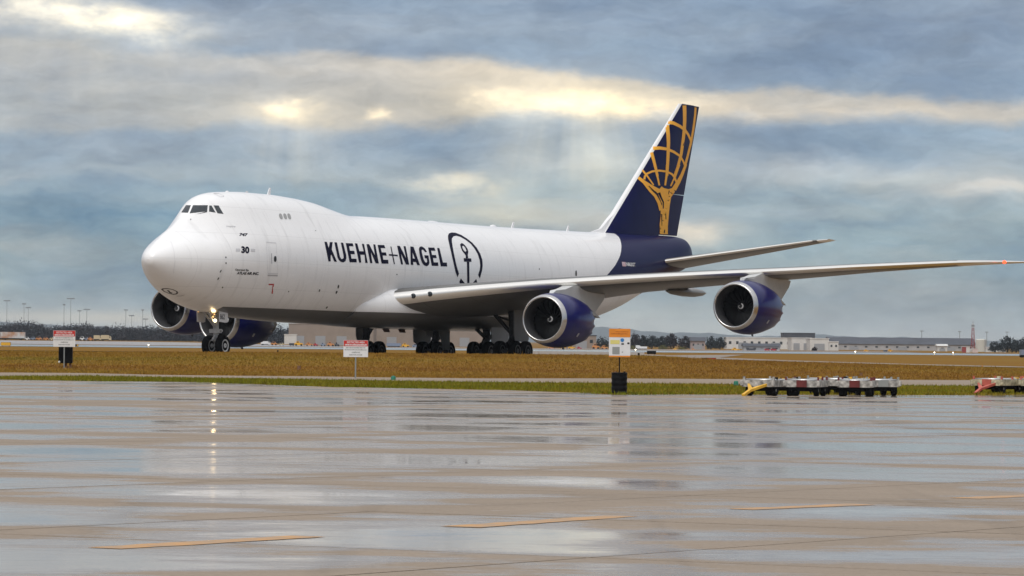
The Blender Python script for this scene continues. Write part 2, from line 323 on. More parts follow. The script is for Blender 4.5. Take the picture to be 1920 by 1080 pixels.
# ---- apron of concrete slabs
mb=MB(); pl=[(-300,-150)]+[(300,-150)]+[(x,y) for x,y in zip(EX[::-1],EY[::-1]) if abs(x)<300]
mb.add([(x,y,-.012) for x,y in pl],[tuple(range(len(pl)))])
apron=tag(mb.build('apron',M_apron_base),'wet concrete apron of square slabs','apron',kind='structure')
d0,d1=g0(390,1017),g0(1900,930.5); ud=Vector((d1.x-d0.x,d1.y-d0.y)).normalized(); vd=Vector((ud.y,-ud.x)); SL=6.4
def slab_material():
    m,nt,p,nz,rp,mx,ma=pos_nodes('wet_concrete_slab'); g=[n for n in nt.nodes if n.type=='NEW_GEOMETRY'][0]
    def along(d,ph):
        n=nt.nodes.new('ShaderNodeVectorMath'); n.operation='DOT_PRODUCT'; nt.links.new(g.outputs['Position'],n.inputs[0]); n.inputs[1].default_value=(d.x/SL,d.y/SL,0)
        return ma('ABSOLUTE',ma('SUBTRACT',ma('FRACT',ma('ADD',n.outputs['Value'],ph)),.5))
    mj=ma('MAXIMUM',along(ud,-ud.dot(o2)/SL+20),along(vd,-vd.dot(o2)/SL+20))          # .5 at a joint, 0 in mid slab
    a=nz(.075,6,(.8,1.,1),(5,2,0),.6); b=nz(.5,6,(.6,1,1),(40,3,0),.6); c=nz(2.6,6,(.45,1,1),(7,1,0),.65); f=nz(7.,5,(.3,1,1),(3,9,0),.7)
    oi=nt.nodes.new('ShaderNodeObjectInfo')
    w=ma('MULTIPLY_ADD',mj,-1.75,1.15); w=ma('MULTIPLY_ADD',ma('SUBTRACT',a,.5),2.7,w); w=ma('MULTIPLY_ADD',ma('SUBTRACT',b,.5),1.8,w); w=ma('MULTIPLY_ADD',ma('SUBTRACT',c,.5),.8,w); w=ma('MULTIPLY_ADD',ma('SUBTRACT',oi.outputs['Random'],.5),.35,w)
    wet=rp(w,(.34,0.),(.46,.62),(.72,.86),(.98,1.))
    dry=mx(rp(b,(.3,0.),(.7,1.)),(.31,.25,.195),(.25,.202,.158)); damp=mx(rp(f,(.3,0.),(.7,1.)),(.335,.272,.21),(.225,.185,.145))
    st=nz(.9,7,(1,1,1),(70,20,0),.7); dark=rp(st,(.60,1.),(.70,.72))
    gr=nz(16.,6,(1,1,1),(11,5,0),.75); grit=rp(gr,(.32,.78),(.5,1.),(.7,1.12)); ty=nz(.22,3,(3.2,.10,1),(17,3,0),.5); tyre=rp(ty,(.30,.80),(.38,1.))
    cm=mx(wet,dry,damp)
    for k_ in(grit,tyre):
        q=nt.nodes.new('ShaderNodeMix'); q.data_type='RGBA'; q.blend_type='MULTIPLY'; q.inputs[0].default_value=1.; nt.links.new(cm,q.inputs[6]); nt.links.new(k_,q.inputs[7]); cm=q.outputs[2]
    q=nt.nodes.new('ShaderNodeMix'); q.data_type='RGBA'; q.blend_type='MULTIPLY'; q.inputs[0].default_value=1.; nt.links.new(cm,q.inputs[6]); nt.links.new(dark,q.inputs[7]); nt.links.new(q.outputs[2],p.inputs['Base Color'])
    nt.links.new(ma('MULTIPLY_ADD',wet,.30,.02),p.inputs['Specular IOR Level']); p.inputs['IOR'].default_value=1.36
    ro=ma('MULTIPLY_ADD',wet,-.455,.52); ro=ma('MULTIPLY_ADD',ma('SUBTRACT',f,.5),.26,ro); ro=ma('MULTIPLY_ADD',ma('SUBTRACT',c,.5),.22,ro); nt.links.new(ma('MAXIMUM',ro,.035),p.inputs['Roughness'])
    return m
def clip(poly,n,c):                                    # keep n.p<=c
    out=[]
    for i in range(len(poly)):
        a,b=poly[i],poly[(i+1)%len(poly)]; da,db=n.dot(a)-c,n.dot(b)-c
        if da<=0: out.append(a)
        if da*db<0: out.append(a+(b-a)*(da/(da-db)))
    return out
o2=Vector((d0.x,d0.y))-vd*(SL*.42); cells=[]; M_slab=slab_material()
segs=[(Vector((EX[i],EY[i])),Vector((EX[i+1],EY[i+1]))) for i in range(len(EX)-1)]
for i in range(-9,30):
    for j in range(-24,26):
        a=o2+ud*(i*SL)+vd*(j*SL); g=.018
        q=[a+ud*g+vd*g,a+ud*g+vd*(SL-g),a+ud*(SL-g)+vd*(SL-g),a+ud*(SL-g)+vd*g]
        cx=sum(p.x for p in q)/4; cy=sum(p.y for p in q)/4
        if cy<14 or abs(cx)>.124*cy+7.5: continue
        if any(p.y>edge_y(p.x) for p in q):
            k=min(max(int(np.searchsorted(EX,cx))-1,0),len(EX)-2); A,B=segs[k]; nn=Vector((-(B-A).y,(B-A).x)).normalized()
            q=clip(q,nn,nn.dot(A))
            if len(q)<3: continue
            cx=sum(p.x for p in q)/len(q); cy=sum(p.y for p in q)/len(q)
        cells.append((cy,cx,q))
cells.sort(key=lambda c:c[0])
def slab_mesh(items,name):
    mb=MB()
    for cy,cx,q in items:
        tx,ty,dz=random.gauss(0,.0002),random.gauss(0,.0002),random.uniform(0,.0012)
        n_=len(q); 
        top=[(p.x,p.y,dz+(p.x-cx)*tx+(p.y-cy)*ty) for p in q]; bot=[(p.x,p.y,-.10) for p in q]
        mb.add(top+bot,[tuple(range(n_))]+[(k,(k+1)%n_,n_+(k+1)%n_,n_+k) for k in range(n_)])
    return mb.mesh(name,M_slab)
for c in cells[:300]: link('slab',slab_mesh([c],'slab'),apron)
if cells[300:]: tag(link('slab_field',slab_mesh(cells[300:],'slab_field'),apron),kind='stuff')
# ---- yellow dashes on the apron
yl=tag(empty('dashed_line',label='worn yellow dashed line painted across the wet apron',cat='marking'))
yl['kind']='structure'
for (a,b) in(((195,1028.5),(580,1006)),((862,988.5),(1166,968)),((1388,955.5),(1616,946)),((1808,935),(2010,926))):
    p,q=g0(*a),g0(*b); p=Vector((p.x,p.y)); q=Vector((q.x,q.y)); d=(q-p).normalized(); e=Vector((d.y,-d.x))*.19
    mb=MB(); n=12; vs=[]; 
    for k in range(n+1):
        c=p+(q-p)*(k/n); j=random.uniform(.85,1.1); vs+=[(c.x-e.x*j,c.y-e.y*j,.0045),(c.x+e.x*j,c.y+e.y*j,.0045)]
    mb.add(vs,[(2*k,2*k+1,2*k+3,2*k+2) for k in range(n)]); mb.build('dash',M_ypaint,yl)
# ---- strips draped on the terrain
def drape(name,near,far,m,off,label,cat,nx=60,ny=10):
    """near / far: lists of (X,Y) along X; the strip is filled between them."""
    nxs=np.array([p[0] for p in near]);nys=np.array([p[1] for p in near]);fxs=np.array([p[0] for p in far]);fys=np.array([p[1] for p in far])
    mb=MB(); vs=[]
    for j in range(ny+1):
        for i in range(nx+1):
            t=i/nx; xa=nxs[0]+(nxs[-1]-nxs[0])*t; ya=np.interp(xa,nxs,nys); xb=fxs[0]+(fxs[-1]-fxs[0])*t; yb=np.interp(xb,fxs,fys)
            X=xa+(xb-xa)*j/ny; Y=ya+(yb-ya)*j/ny; vs.append((X,Y,tz(X,Y)+off))
    mb.add(vs,[(j*(nx+1)+i,j*(nx+1)+i+1,(j+1)*(nx+1)+i+1,(j+1)*(nx+1)+i) for j in range(ny) for i in range(nx)])
    return tag(mb.build(name,m,smooth=True),label,cat,kind='structure')
def gl(pts): return [(p.x,p.y) for p in (ghit(u,v) for u,v in pts)]
rn=gl([(-160,708),(0,707.5),(160,706.5),(300,709),(560,712.5),(690,714.5),(900,718),(1150,719.5),(1400,722),(1600,723.5),(1780,724.5),(2080,726)])
rf=gl([(-160,699.5),(0,699.5),(160,700.5),(300,704),(560,706.5),(690,708.5),(900,710.5),(1150,710.5),(1400,712),(1600,713),(1780,713.5),(2080,715)])
drape('service_road',[(-170,rn[0][1])]+rn+[(170,rn[-1][1])],[(-170,rf[0][1])]+rf+[(170,rf[-1][1])],M_road,.025,'narrow pale concrete service road between two strips of grass','road',300,6)
drape('taxiway',[(-140,238),(-75,238),(-40,240),(-15,243),(2,252),(10,290)],[(-140,352),(-60,352),(-30,365),(-5,400),(12,470),(30,560)],M_taxi,.03,'wide concrete taxiway under the aircraft','taxiway',70,60)
tn=gl([(1150,670.2),(1350,675.6),(1500,680),(1700,685),(1920,690),(2100,694)]); tf=gl([(1150,660.5),(1185,663.6),(1350,671),(1500,677),(1700,683),(1920,688.4),(2100,692.6)])
drape('taxiway_connector',tn,tf,M_taxi,.036,'thin strip of concrete taxiway curving away through the brown grass','taxiway',60,8)
drape('taxiway_link',[(1.6,425),(13,425)],[(2.2,640),(19.5,640)],M_taxi,.033,'pale concrete taxiway leading from the runway towards the information board','taxiway',12,24)
drape('runway',[(-400,630),(400,660)],[(-400,800),(400,800)],M_runway,.03,'wet runway shining as a pale strip across the airfield','runway',40,12)
drape('far_apron',[(-400,850),(80,850)],[(-700,1580),(110,1500)],M_farap,.03,'distant pale concrete apron beyond the runway','apron',40,12)
# ---- grass blades
def blades(name,n,xr,yf,hr,m,label,wr=(.02,.05)):
    X=rng.uniform(xr[0],xr[1],n); Y,keep=yf(X); X=X[keep];Y=Y[keep]; n=len(X); Z=np.maximum(terrain(X,Y),-.005)-.01
    h=rng.uniform(*hr,n)*rng.uniform(.6,1.2,n); w=rng.uniform(*wr,n); a=rng.uniform(0,math.pi,n); lx=rng.normal(0,.35,n)*h; ly=rng.normal(0,.35,n)*h
    dx,dy=np.cos(a)*w,np.sin(a)*w
    v=np.empty((n,3,3)); v[:,0]=np.stack([X-dx,Y-dy,Z],-1); v[:,1]=np.stack([X+dx,Y+dy,Z],-1); v[:,2]=np.stack([X+lx,Y+ly,Z+h],-1)
    me=bpy.data.meshes.new(name); me.vertices.add(3*n); me.vertices.foreach_set('co',v.reshape(-1)); me.loops.add(3*n); me.loops.foreach_set('vertex_index',np.arange(3*n)); me.polygons.add(n); me.polygons.foreach_set('loop_start',np.arange(n)*3); me.polygons.foreach_set('loop_total',np.full(n,3)); me.update(calc_edges=True); me.validate(); me.materials.append(m)
    tag(link(name,me),label,'grass',kind='stuff')
rnx=np.array([p[0] for p in rn]);rny=np.array([p[1] for p in rn]);rfx=np.array([p[0] for p in rf]);rfy=np.array([p[1] for p in rf])
def yf1(X):
    a=edge_y(X)-.30*rng.uniform(0,1,len(X))**2; b=np.interp(X,rnx,rny); Y=a+(b-a)*rng.uniform(0,1,len(X)); return Y,(b-a>.4)
def yf2(X):
    a=np.interp(X,rfx,rfy)+.2; Y=a+(236-a)*rng.uniform(0,1,len(X))**.8; return Y,np.ones(len(X),bool)
def yf3(X):
    a=np.interp(X,rfx,rfy)+.2; Y=a+(234-a)*rng.uniform(0,1,len(X)); k=np.sin(X*.9+Y*.35)+np.sin(X*.37-Y*.8)+np.sin(Y*1.3+X*.11); return Y,k>1.1
blades('tall_grass_tufts',16000,(-42,42),yf3,(.12,.24),M_blade,'taller straw tufts scattered over the low bank',(.012,.03))
blades('green_grass',110000,(-32,32),yf1,(.05,.14),M_blade_g,'green grass verge growing along the apron edge',(.012,.03))
blades('dry_grass',230000,(-42,42),yf2,(.04,.10),M_blade,'olive and brown grass on the low bank before the taxiway',(.015,.045))
# ============================================================ the aircraft
A=empty('cargo_aircraft',label='white four-engined jumbo freighter with navy tail, taxiing on the taxiway',cat='aircraft')
A.matrix_world=Matrix.Translation(AT)@AM.to_4x4(); A.empty_display_size=2
FUS=[
(0.06,5.62,5.58,0.02,5.60,5.61,.01),
(0.12,5.83,5.37,0.24,5.60,5.82,.12),
(0.26,6.02,5.17,0.45,5.60,6.00,.24),
(0.55,6.28,4.87,0.74,5.60,6.22,.42),
(1.00,6.57,4.50,1.06,5.58,6.48,.58),
(1.60,6.92,4.10,1.42,5.56,6.76,.70),
(2.40,7.36,3.69,1.83,5.55,7.08,.74),
(3.20,7.76,3.38,2.18,5.55,7.38,.76),
(3.70,8.10,3.22,2.37,5.56,7.45,.66),
(4.20,8.52,3.07,2.53,5.57,7.60,.76),
(4.70,8.95,2.94,2.67,5.59,7.76,.92),
(5.20,9.29,2.82,2.79,5.60,7.94,1.14),
(6.00,9.63,2.68,2.93,5.62,8.25,1.50),
(7.00,9.82,2.55,3.05,5.65,8.55,1.80),
(8.50,9.93,2.42,3.15,5.68,8.88,2.05),
(10.5,10.0,2.31,3.21,5.70,9.02,2.12),
(13.0,10.0,2.21,3.25,5.72,9.10,2.18),
(15.5,9.92,2.16,3.25,5.72,9.12,2.25),
(18.0,9.75,2.14,3.25,5.72,9.12,2.35),
(20.0,9.46,2.13,3.25,5.72,9.12,2.50),
(22.0,9.17,2.12,3.25,5.72,9.11,2.70),
(23.3,9.07,2.12,3.25,5.72,9.10,2.85),
(25.0,9.11,2.12,3.25,5.72,9.11,2.95),
(30.0,9.14,2.12,3.25,5.72,9.14,3.0),
(40.0,9.14,2.12,3.25,5.72,9.14,3.0),
(47.0,9.18,2.22,3.25,5.74,9.18,3.0),
(52.0,9.24,2.50,3.18,5.85,9.24,3.0),
(56.0,9.29,3.00,3.00,6.10,9.29,2.8),
(60.0,9.36,3.75,2.68,6.45,9.36,2.5),
(64.0,9.43,4.85,2.22,6.90,9.43,2.1),
(68.0,9.48,5.95,1.68,7.40,9.48,1.6),
(71.0,9.50,6.68,1.25,7.80,9.50,1.2),
(72.6,9.42,7.00,0.93,8.05,9.42,.9),
(73.4,9.14,7.25,0.70,8.10,9.14,.65),
(73.9,8.85,7.48,0.50,8.12,8.85,.45),
(74.15,8.50,7.80,0.25,8.14,8.50,.24),
]
def pchip(xs,ys,x):
    xs=np.asarray(xs,float);ys=np.asarray(ys,float);h=np.diff(xs);d=np.diff(ys)/h
    m=np.zeros(len(xs));m[0]=d[0];m[-1]=d[-1]
    for i in range(1,len(xs)-1):
        if d[i-1]*d[i]>0:
            w1=2*h[i]+h[i-1];w2=h[i]+2*h[i-1];m[i]=(w1+w2)/(w1/d[i-1]+w2/d[i])
    i=int(np.clip(np.searchsorted(xs,x)-1,0,len(xs)-2));t=(x-xs[i])/h[i]
    return ((2*t**3-3*t*t+1)*ys[i]+(t**3-2*t*t+t)*h[i]*m[i]+(-2*t**3+3*t*t)*ys[i+1]+(t**3-t*t)*h[i]*m[i+1])
FX=[r[0] for r in FUS];FC=[[r[k] for r in FUS] for k in range(1,7)]
def hull(p):
    p=sorted(p)
    def half(p):
        o=[]
        for q in p:
            while len(o)>1 and (o[-1][0]-o[-2][0])*(q[1]-o[-2][1])-(o[-1][1]-o[-2][1])*(q[0]-o[-2][0])<=0:o.pop()
            o.append(q)
        return o[:-1]
    return half(p)+half(p[::-1])
def section(x,n=72):
    zt,zb,hw,zc,zm,ru=[pchip(FX,c,x) for c in FC]
    zm=min(zm,zt); ru=min(ru,(zt-zb)*.5,hw)
    pts=[]
    for k in range(64):
        a=k/64*2*math.pi; s,c=math.sin(a),math.cos(a)
        pts.append((hw*s, zc+(zm-zc if c>0 else zc-zb)*c))
        pts.append((ru*s, zt-ru+ru*c))
    H=hull(pts);out=[]
    for k in range(n):
        a=2*math.pi*(k+.5)/n   # from top, clockwise ; +y starboard
        dx,dz=math.sin(a),math.cos(a);best=0
        for i in range(len(H)):
            (x1,z1),(x2,z2)=H[i],H[(i+1)%len(H)]
            z1-=zc;z2-=zc;ex,ez=x2-x1,z2-z1
            den=dx*ez-dz*ex
            if abs(den)<1e-12:continue
            t=(x1*ez-z1*ex)/den;u=(x1*dz-z1*dx)/den
            if t>0 and -1e-6<=u<=1+1e-6:best=max(best,t)
        out.append((best*dx,zc+best*dz))
    return out
NAVY=(.004,.006,.058)
def fus_mat():
    m=bpy.data.materials.new('fuselage_paint'); m.use_nodes=True; nt=m.node_tree; p=nt.nodes['Principled BSDF']; n_=nt.nodes.new; lk=nt.links.new
    t=n_('ShaderNodeTexCoord'); s=n_('ShaderNodeSeparateXYZ'); lk(t.outputs['Object'],s.inputs[0])
    def ma(op,a,b=0.,c=0.):
        n=n_('ShaderNodeMath'); n.operation=op
        for k,q in enumerate((a,b,c)):
            if isinstance(q,bpy.types.NodeSocket): lk(q,n.inputs[k])
            else: n.inputs[k].default_value=q
        return n.outputs[0]
    def mx(f,a,b):
        n=n_('ShaderNodeMix'); n.data_type='RGBA'
        for k,q in((0,f),(6,a),(7,b)):
            if isinstance(q,bpy.types.NodeSocket): lk(q,n.inputs[k])
            else: n.inputs[k].default_value=(*q,1)
        return n.outputs[2]
    X,Y,Z=s.outputs
    # belly: grey below the paint line
    nz=n_('ShaderNodeTexNoise'); nz.inputs['Scale'].default_value=.5; nz.inputs['Detail'].default_value=8; mp=n_('ShaderNodeMapping'); mp.inputs['Scale'].default_value=(.35,1.,2.5); lk(t.outputs['Object'],mp.inputs[0]); lk(mp.outputs[0],nz.inputs['Vector'])
    dirt=ma('MULTIPLY_ADD',nz.outputs[0],.10,.955)
    sx_=ma('GREATER_THAN',ma('ABSOLUTE',ma('SUBTRACT',ma('FRACT',ma('DIVIDE',X,2.54)),.5)),.4955); sz_=ma('LESS_THAN',ma('ABSOLUTE',ma('SUBTRACT',ma('FRACT',ma('DIVIDE',Z,1.62)),.5)),.006)
    dirt=ma('MULTIPLY',dirt,ma('MULTIPLY_ADD',ma('MAXIMUM',sx_,sz_),-.16,1.))
    g2=n_('ShaderNodeTexNoise'); g2.inputs['Scale'].default_value=1.; g2.inputs['Detail'].default_value=6; m2=n_('ShaderNodeMapping'); m2.inputs['Scale'].default_value=(2.2,.6,.25); lk(t.outputs['Object'],m2.inputs[0]); lk(m2.outputs[0],g2.inputs['Vector'])
    dirt=ma('MULTIPLY',dirt,ma('MULTIPLY_ADD',ma('MAXIMUM',ma('SUBTRACT',g2.outputs[0],.56),0.),-.75,1.))
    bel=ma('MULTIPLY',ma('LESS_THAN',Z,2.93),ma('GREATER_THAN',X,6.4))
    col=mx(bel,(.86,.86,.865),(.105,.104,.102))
    # navy tail, curved front edge (x as a function of z)
    fc=n_('ShaderNodeFloatCurve'); cv=fc.mapping.curves[0]
    pts=TAIL; 
    while len(cv.points)<len(pts): cv.points.new(.5,.5)
    for q,(z,x) in zip(cv.points,pts): q.location=((z-4)/6,(x-48)/16); q.handle_type='VECTOR'
    fc.mapping.update(); lk(ma('DIVIDE',ma('SUBTRACT',Z,4.),6.),fc.inputs['Value'])
    xb=ma('MULTIPLY_ADD',fc.outputs[0],16.,48.)
    tl=ma('GREATER_THAN',X,xb); col=mx(tl,col,NAVY); lk(ma('MULTIPLY_ADD',tl,-.33,.35),p.inputs['Coat Weight']); lk(ma('MULTIPLY_ADD',tl,-.29,.35),p.inputs['Specular IOR Level'])
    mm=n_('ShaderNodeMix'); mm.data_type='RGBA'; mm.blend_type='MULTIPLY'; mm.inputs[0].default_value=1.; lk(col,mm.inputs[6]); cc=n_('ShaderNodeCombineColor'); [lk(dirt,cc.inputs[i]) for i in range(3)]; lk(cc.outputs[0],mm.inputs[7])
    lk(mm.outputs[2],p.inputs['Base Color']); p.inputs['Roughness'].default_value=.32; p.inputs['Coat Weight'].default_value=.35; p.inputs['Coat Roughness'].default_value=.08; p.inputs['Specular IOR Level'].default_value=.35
    return m
# ---- fuselage shell
fx=np.unique(np.concatenate([.06+np.linspace(0,1,18)**2*1.9,np.linspace(2,8,32),np.linspace(8,26,46),np.linspace(26,56,40),np.linspace(56,72.4,28),np.linspace(72.4,74.15,12)]))
NS=96; rings=[]
for x in fx: rings.append([(float(x),y,z) for y,z in section(float(x),NS)])
mbf=MB(); mbf.loft(rings)
FBVH=BVHTree.FromPolygons([Vector(v) for v in mbf.v],mbf.f)
AMI=AM.inverted()
def lray(u,v): return AMI@(CP-AT),(AMI@ray(u,v)).normalized()
def cast(bvh,u,v):
    o,d=lray(u,v); return bvh.ray_cast(o,d)[:2]
TAIL=[]
for u,v in((1136,518.3),(1153.4,497.4),(1162.6,479),(1165,462.8),(1163.6,452.6),(1155.5,440.4)):
    h,_=cast(FBVH,u,v)
    if h: TAIL.append((h.z,h.x))
z0,x0=TAIL[0]; TAIL=[(4.0,63.9),(5.0,63.6),(5.55,61.5)]+TAIL+[(9.45,61.2),(10.,61.2)]
M_fus=fus_mat()
M_wht=mat('white_aircraft_paint',(.80,.80,.81),.32,coat=.6,var=.03,scale=.8)
M_navy=mat('navy_aircraft_paint',NAVY,.3,coat=.02,var=.1,scale=1.,spec=.06)
M_cowl=mat('navy_cowl_paint',(.002,.004,.10),.3,coat=.2,spec=.25,var=.1,scale=2.)
M_mark=mat('navy_marking',(.003,.003,.02),.5,spec=.06); M_blk=mat('black_marking',(.015,.015,.018),.45); M_red=mat('red_marking',(.5,.03,.03),.4); M_or=mat('orange_marking',(.95,.45,.02),.45); M_greym=mat('grey_marking',(.42,.42,.44),.4); M_lgrey=mat('pale_grey_marking',(.60,.60,.62),.4)
M_glass=mat('cockpit_glass',(.015,.022,.028),.06,spec=.8); M_shut=mat('grey_window_plug',(.33,.33,.33),.35)
M_wing=mat('wing_grey_paint',(.24,.24,.235),.38,var=.08,scale=.6,coat=.2); M_under=mat('wing_box_grey',(.20,.20,.20),.45,var=.1,scale=.6)
M_metal=mat('bare_aluminium',(.62,.61,.60),.26,metal=.95,var=.06,scale=3.); M_pyl=mat('pylon_grey_paint',(.55,.56,.56),.4,var=.06,scale=1.5)
M_fan=mat('fan_blade_grey',(.016,.016,.018),.4); M_duct=mat('inlet_duct_grey',(.06,.06,.064),.5); M_dkm=mat('exhaust_metal',(.16,.14,.12),.4,metal=.8); M_spin=mat('spinner_black',(.012,.012,.014),.4)
M_rub=mat('tyre_rubber',(.007,.007,.008),.8,var=.2,scale=6.,spec=.12); M_rimd=mat('dark_wheel_hub',(.09,.09,.09),.5,var=.2,scale=5.); M_rim=mat('wheel_hub_grey',(.55,.55,.55),.4,var=.1,scale=5.); M_gear=mat('gear_grey_paint',(.42,.42,.42),.45,var=.12,scale=4.); M_gdk=mat('gear_dark_steel',(.035,.035,.038),.55,var=.2,scale=5.)  # main-gear hubs get a darker grey than the nose-gear hubs
M_brown=mat('oxide_brown_panel',(.10,.035,.015),.6)
M_lamp=mat('taxi_lamp_lit',(1,.8,.5),.3,emit=(1,.52,.16),estr=1.3); M_lampc=mat('taxi_lamp_core',(1,.9,.7),.3,emit=(1,.86,.55),estr=1.9); M_navg=mat('green_nav_lamp',(.02,.3,.12),.3); M_nav=mat('red_nav_lamp',(.8,.05,.02),.3,emit=(1,.06,.02),estr=3.)
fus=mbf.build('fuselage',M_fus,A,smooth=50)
# ---- painted marks: pixel outlines laid on the true surface
def decal(name,bvh,loops,m,parent,off=.012,thr=4.,both=False):
    vs=[Vector((x,y,0)) for lp in loops for x,y in lp]; tris=tessellate_polygon([[Vector((x,y,0)) for x,y in lp] for lp in loops])
    bm=bmesh.new(); bv=[bm.verts.new(v) for v in vs]
    for t in tris:
        try: bm.faces.new([bv[i] for i in t])
        except ValueError: pass
    for _ in range(7):
        es=[e for e in bm.edges if e.calc_length()>thr]
        if not es: break
        bmesh.ops.subdivide_edges(bm,edges=es,cuts=1); bmesh.ops.triangulate(bm,faces=bm.faces)
    bad=[]
    for v in bm.verts:
        h,nn=cast(bvh,v.co.x,v.co.y)
        if h is None: bad.append(v); continue
        o,d=lray(v.co.x,v.co.y)
        if nn.dot(d)>0: nn=-nn
        v.co=h+nn*off
    if bad: bmesh.ops.delete(bm,geom=bad,context='VERTS')
    me=bpy.data.meshes.new(name); bm.to_mesh(me); bm.free(); me.materials.append(m)
    return link(name,me,parent)
def sc(pts,ox,oy,s): return [(ox+x/s,oy+y/s) for x,y in pts]
def stroke(pts,w0,w1=None,ox=0,oy=0,s=1.):
    w1=w0 if w1 is None else w1; P=[Vector(p) for p in pts]; l=[];r=[]; n=len(P)
    for i,p in enumerate(P):
        d=(P[min(i+1,n-1)]-P[max(i-1,0)]).normalized(); e=Vector((-d.y,d.x))*((w0+(w1-w0)*i/(n-1))/2); l.append(p+e); r.append(p-e)
    return sc([tuple(q) for q in l+r[::-1]],ox,oy,s)
def textdecal(name,body,x0,y0,w,h,m,bvh,parent,slant=0.,drop=0.,bold=.02,off=.012):
    c=bpy.data.curves.new('t','FONT'); c.body=body; c.offset=bold; c.resolution_u=3; c.fill_mode='FRONT'
    to=bpy.data.objects.new('t',c); COL.objects.link(to); me=bpy.data.meshes.new_from_object(to.evaluated_get(bpy.context.evaluated_depsgraph_get())); bpy.data.objects.remove(to,do_unlink=True)
    co=np.array([v.co[:2] for v in me.vertices]); mn=co.min(0); mx=co.max(0)
    bm=bmesh.new(); bm.from_mesh(me); bpy.data.meshes.remove(me); bmesh.ops.triangulate(bm,faces=bm.faces); bad=[]
    for v in bm.verts:
        a=(v.co.x-mn[0])/(mx[0]-mn[0]); b=(v.co.y-mn[1])/(mx[1]-mn[1])
        px=x0+a*w+slant*b*h; py=y0+h-b*h+drop*a
        hh,nn=cast(bvh,px,py)
        if hh is None: bad.append(v); continue
        o,d=lray(px,py); nn=-nn if nn.dot(d)>0 else nn; v.co=hh+nn*off
    if bad: bmesh.ops.delete(bm,geom=bad,context='VERTS')
    me=bpy.data.meshes.new(name); bm.to_mesh(me); bm.free(); me.materials.append(m); return link(name,me,parent)
KN={'K':[[(62,103),(98,105),(124,195),(140,108),(180,108),(168,215),(243,390),(205,388),(160,285),(152,300),(152,385),(120,385)]],
'U':[[(205,110),(242,112),(285,320),(305,350),(325,350),(340,330),(335,290),(298,115),(332,117),(375,290),(378,340),(365,380),(335,400),(300,392),(270,365),(252,330)]],
'E':[[(370,122),(468,126),(482,168),(418,166),(430,232),(492,234),(500,282),(440,280),(452,345),(524,348),(528,398),(425,397)]],
'H':[[(500,125),(535,128),(565,238),(628,240),(600,132),(632,134),(685,408),(650,406),(640,290),(580,288),(592,402),(562,402)]],
'N':[[(668,137),(705,138),(790,300),(765,140),(795,142),(845,414),(800,412),(730,250),(752,410),(722,410)]],
'e':[[(828,148),(922,150),(940,195),(872,193),(888,255),(948,257),(958,302),(900,300),(910,360),(980,363),(984,418),(886,416)]],
'+':[[(1012,172),(1026,172),(1048,284),(1115,290),(1120,313),(1054,306),(1078,425),(1062,425),(1038,305),(994,302),(990,280),(1034,282)]],
'n':[[(1108,160),(1148,163),(1238,340),(1200,165),(1232,168),(1282,432),(1238,430),(1165,275),(1195,430),(1165,428)]],
'A':[[(1298,170),(1345,175),(1438,440),(1398,438),(1380,395),(1338,392),(1342,436),(1305,434)],[(1331,255),(1364,345),(1334,343)]],
'G':[[(1540,250),(1505,195),(1465,170),(1435,175),(1422,205),(1430,270),(1445,340),(1465,400),(1495,440),(1530,455),(1560,440),(1575,405),(1560,300),(1500,296),(1508,340),(1535,342),(1542,385),(1530,405),(1512,395),(1492,360),(1475,300),(1462,245),(1462,220),(1480,215),(1500,235),(1508,252)]],
'r':[[(1555,185),(1645,188),(1662,232),(1598,230),(1612,292),(1668,294),(1680,338),(1625,336),(1636,398),(1698,400),(1704,450),(1608,448)]],
'L':[[(1685,192),(1718,195),(1768,400),(1825,403),(1830,458),(1738,456)]]}
for k,lp in KN.items(): decal('letter',FBVH,[sc(l,600,440,7.68) for l in lp],M_mark,fus)
an=lambda p: sc(p,830,425,9.39)
for lp in ([[(258,890),(225,800),(180,600),(130,380),(95,220),(92,160),(110,120),(160,103),(230,110),(320,145),(420,205),(520,285),(600,375),(660,480),(695,580),(703,680),(690,780),(652,912),(622,850),(650,760),(660,680),(650,590),(615,480),(560,385),(490,300),(400,230),(310,180),(240,160),(190,170),(160,210),(160,260),(175,360),(205,520),(240,680),(285,830)]],
 [[(318,910),(390,998),(300,998),(292,970)]],[[(588,920),(612,995),(525,998)]],[[(424,620),(466,620),(470,1005),(432,1005)]],[[(368,555),(500,560),(505,619),(375,616)]],
 [[(405,554),(448,554),(440,500),(450,440),(435,390),(400,340),(360,300),(330,290),(305,310),(315,360),(345,430),(385,480),(405,510)],[(340,345),(365,335),(395,370),(415,420),(405,445),(380,430),(352,390)]]):
    decal('anchor_emblem',FBVH,[an(l) for l in lp],M_mark,fus)
cw=lambda p: sc(p,300,350,7.385)
for w in ([(362,258),(428,258),(388,362),(294,358)],[(458,258),(660,258),(652,345),(560,352),(410,370)],[(682,262),(712,262),(770,360),(678,345)],[(740,260),(810,262),(878,378),(795,368)]):
    decal('cockpit_window',FBVH,[cw(w)],M_glass,fus,.014)
for w in ([(490,385),(650,345),(652,354),(560,372)],):
    decal('wiper',FBVH,[cw(w)],M_blk,fus,.02)
def oval(cx,cy,w,h,sl=0.,n=14): return [(cx+w/2*math.cos(a)*abs(math.cos(a))**-.35+sl*math.sin(a)*h/2,cy+h/2*math.sin(a)) for a in [2*math.pi*(k+.5)/n for k in range(n)]]
for cx in(1672,1732,1788): decal('upper_deck_window',FBVH,[cw(oval(cx,412,44,82,.28))],M_shut,fus)
fr=lambda p,w: (p,[((x-sum(q[0] for q in p)/len(p))*w+sum(q[0] for q in p)/len(p),(y-sum(q[1] for q in p)/len(p))*w+sum(q[1] for q in p)/len(p)) for x,y in p])
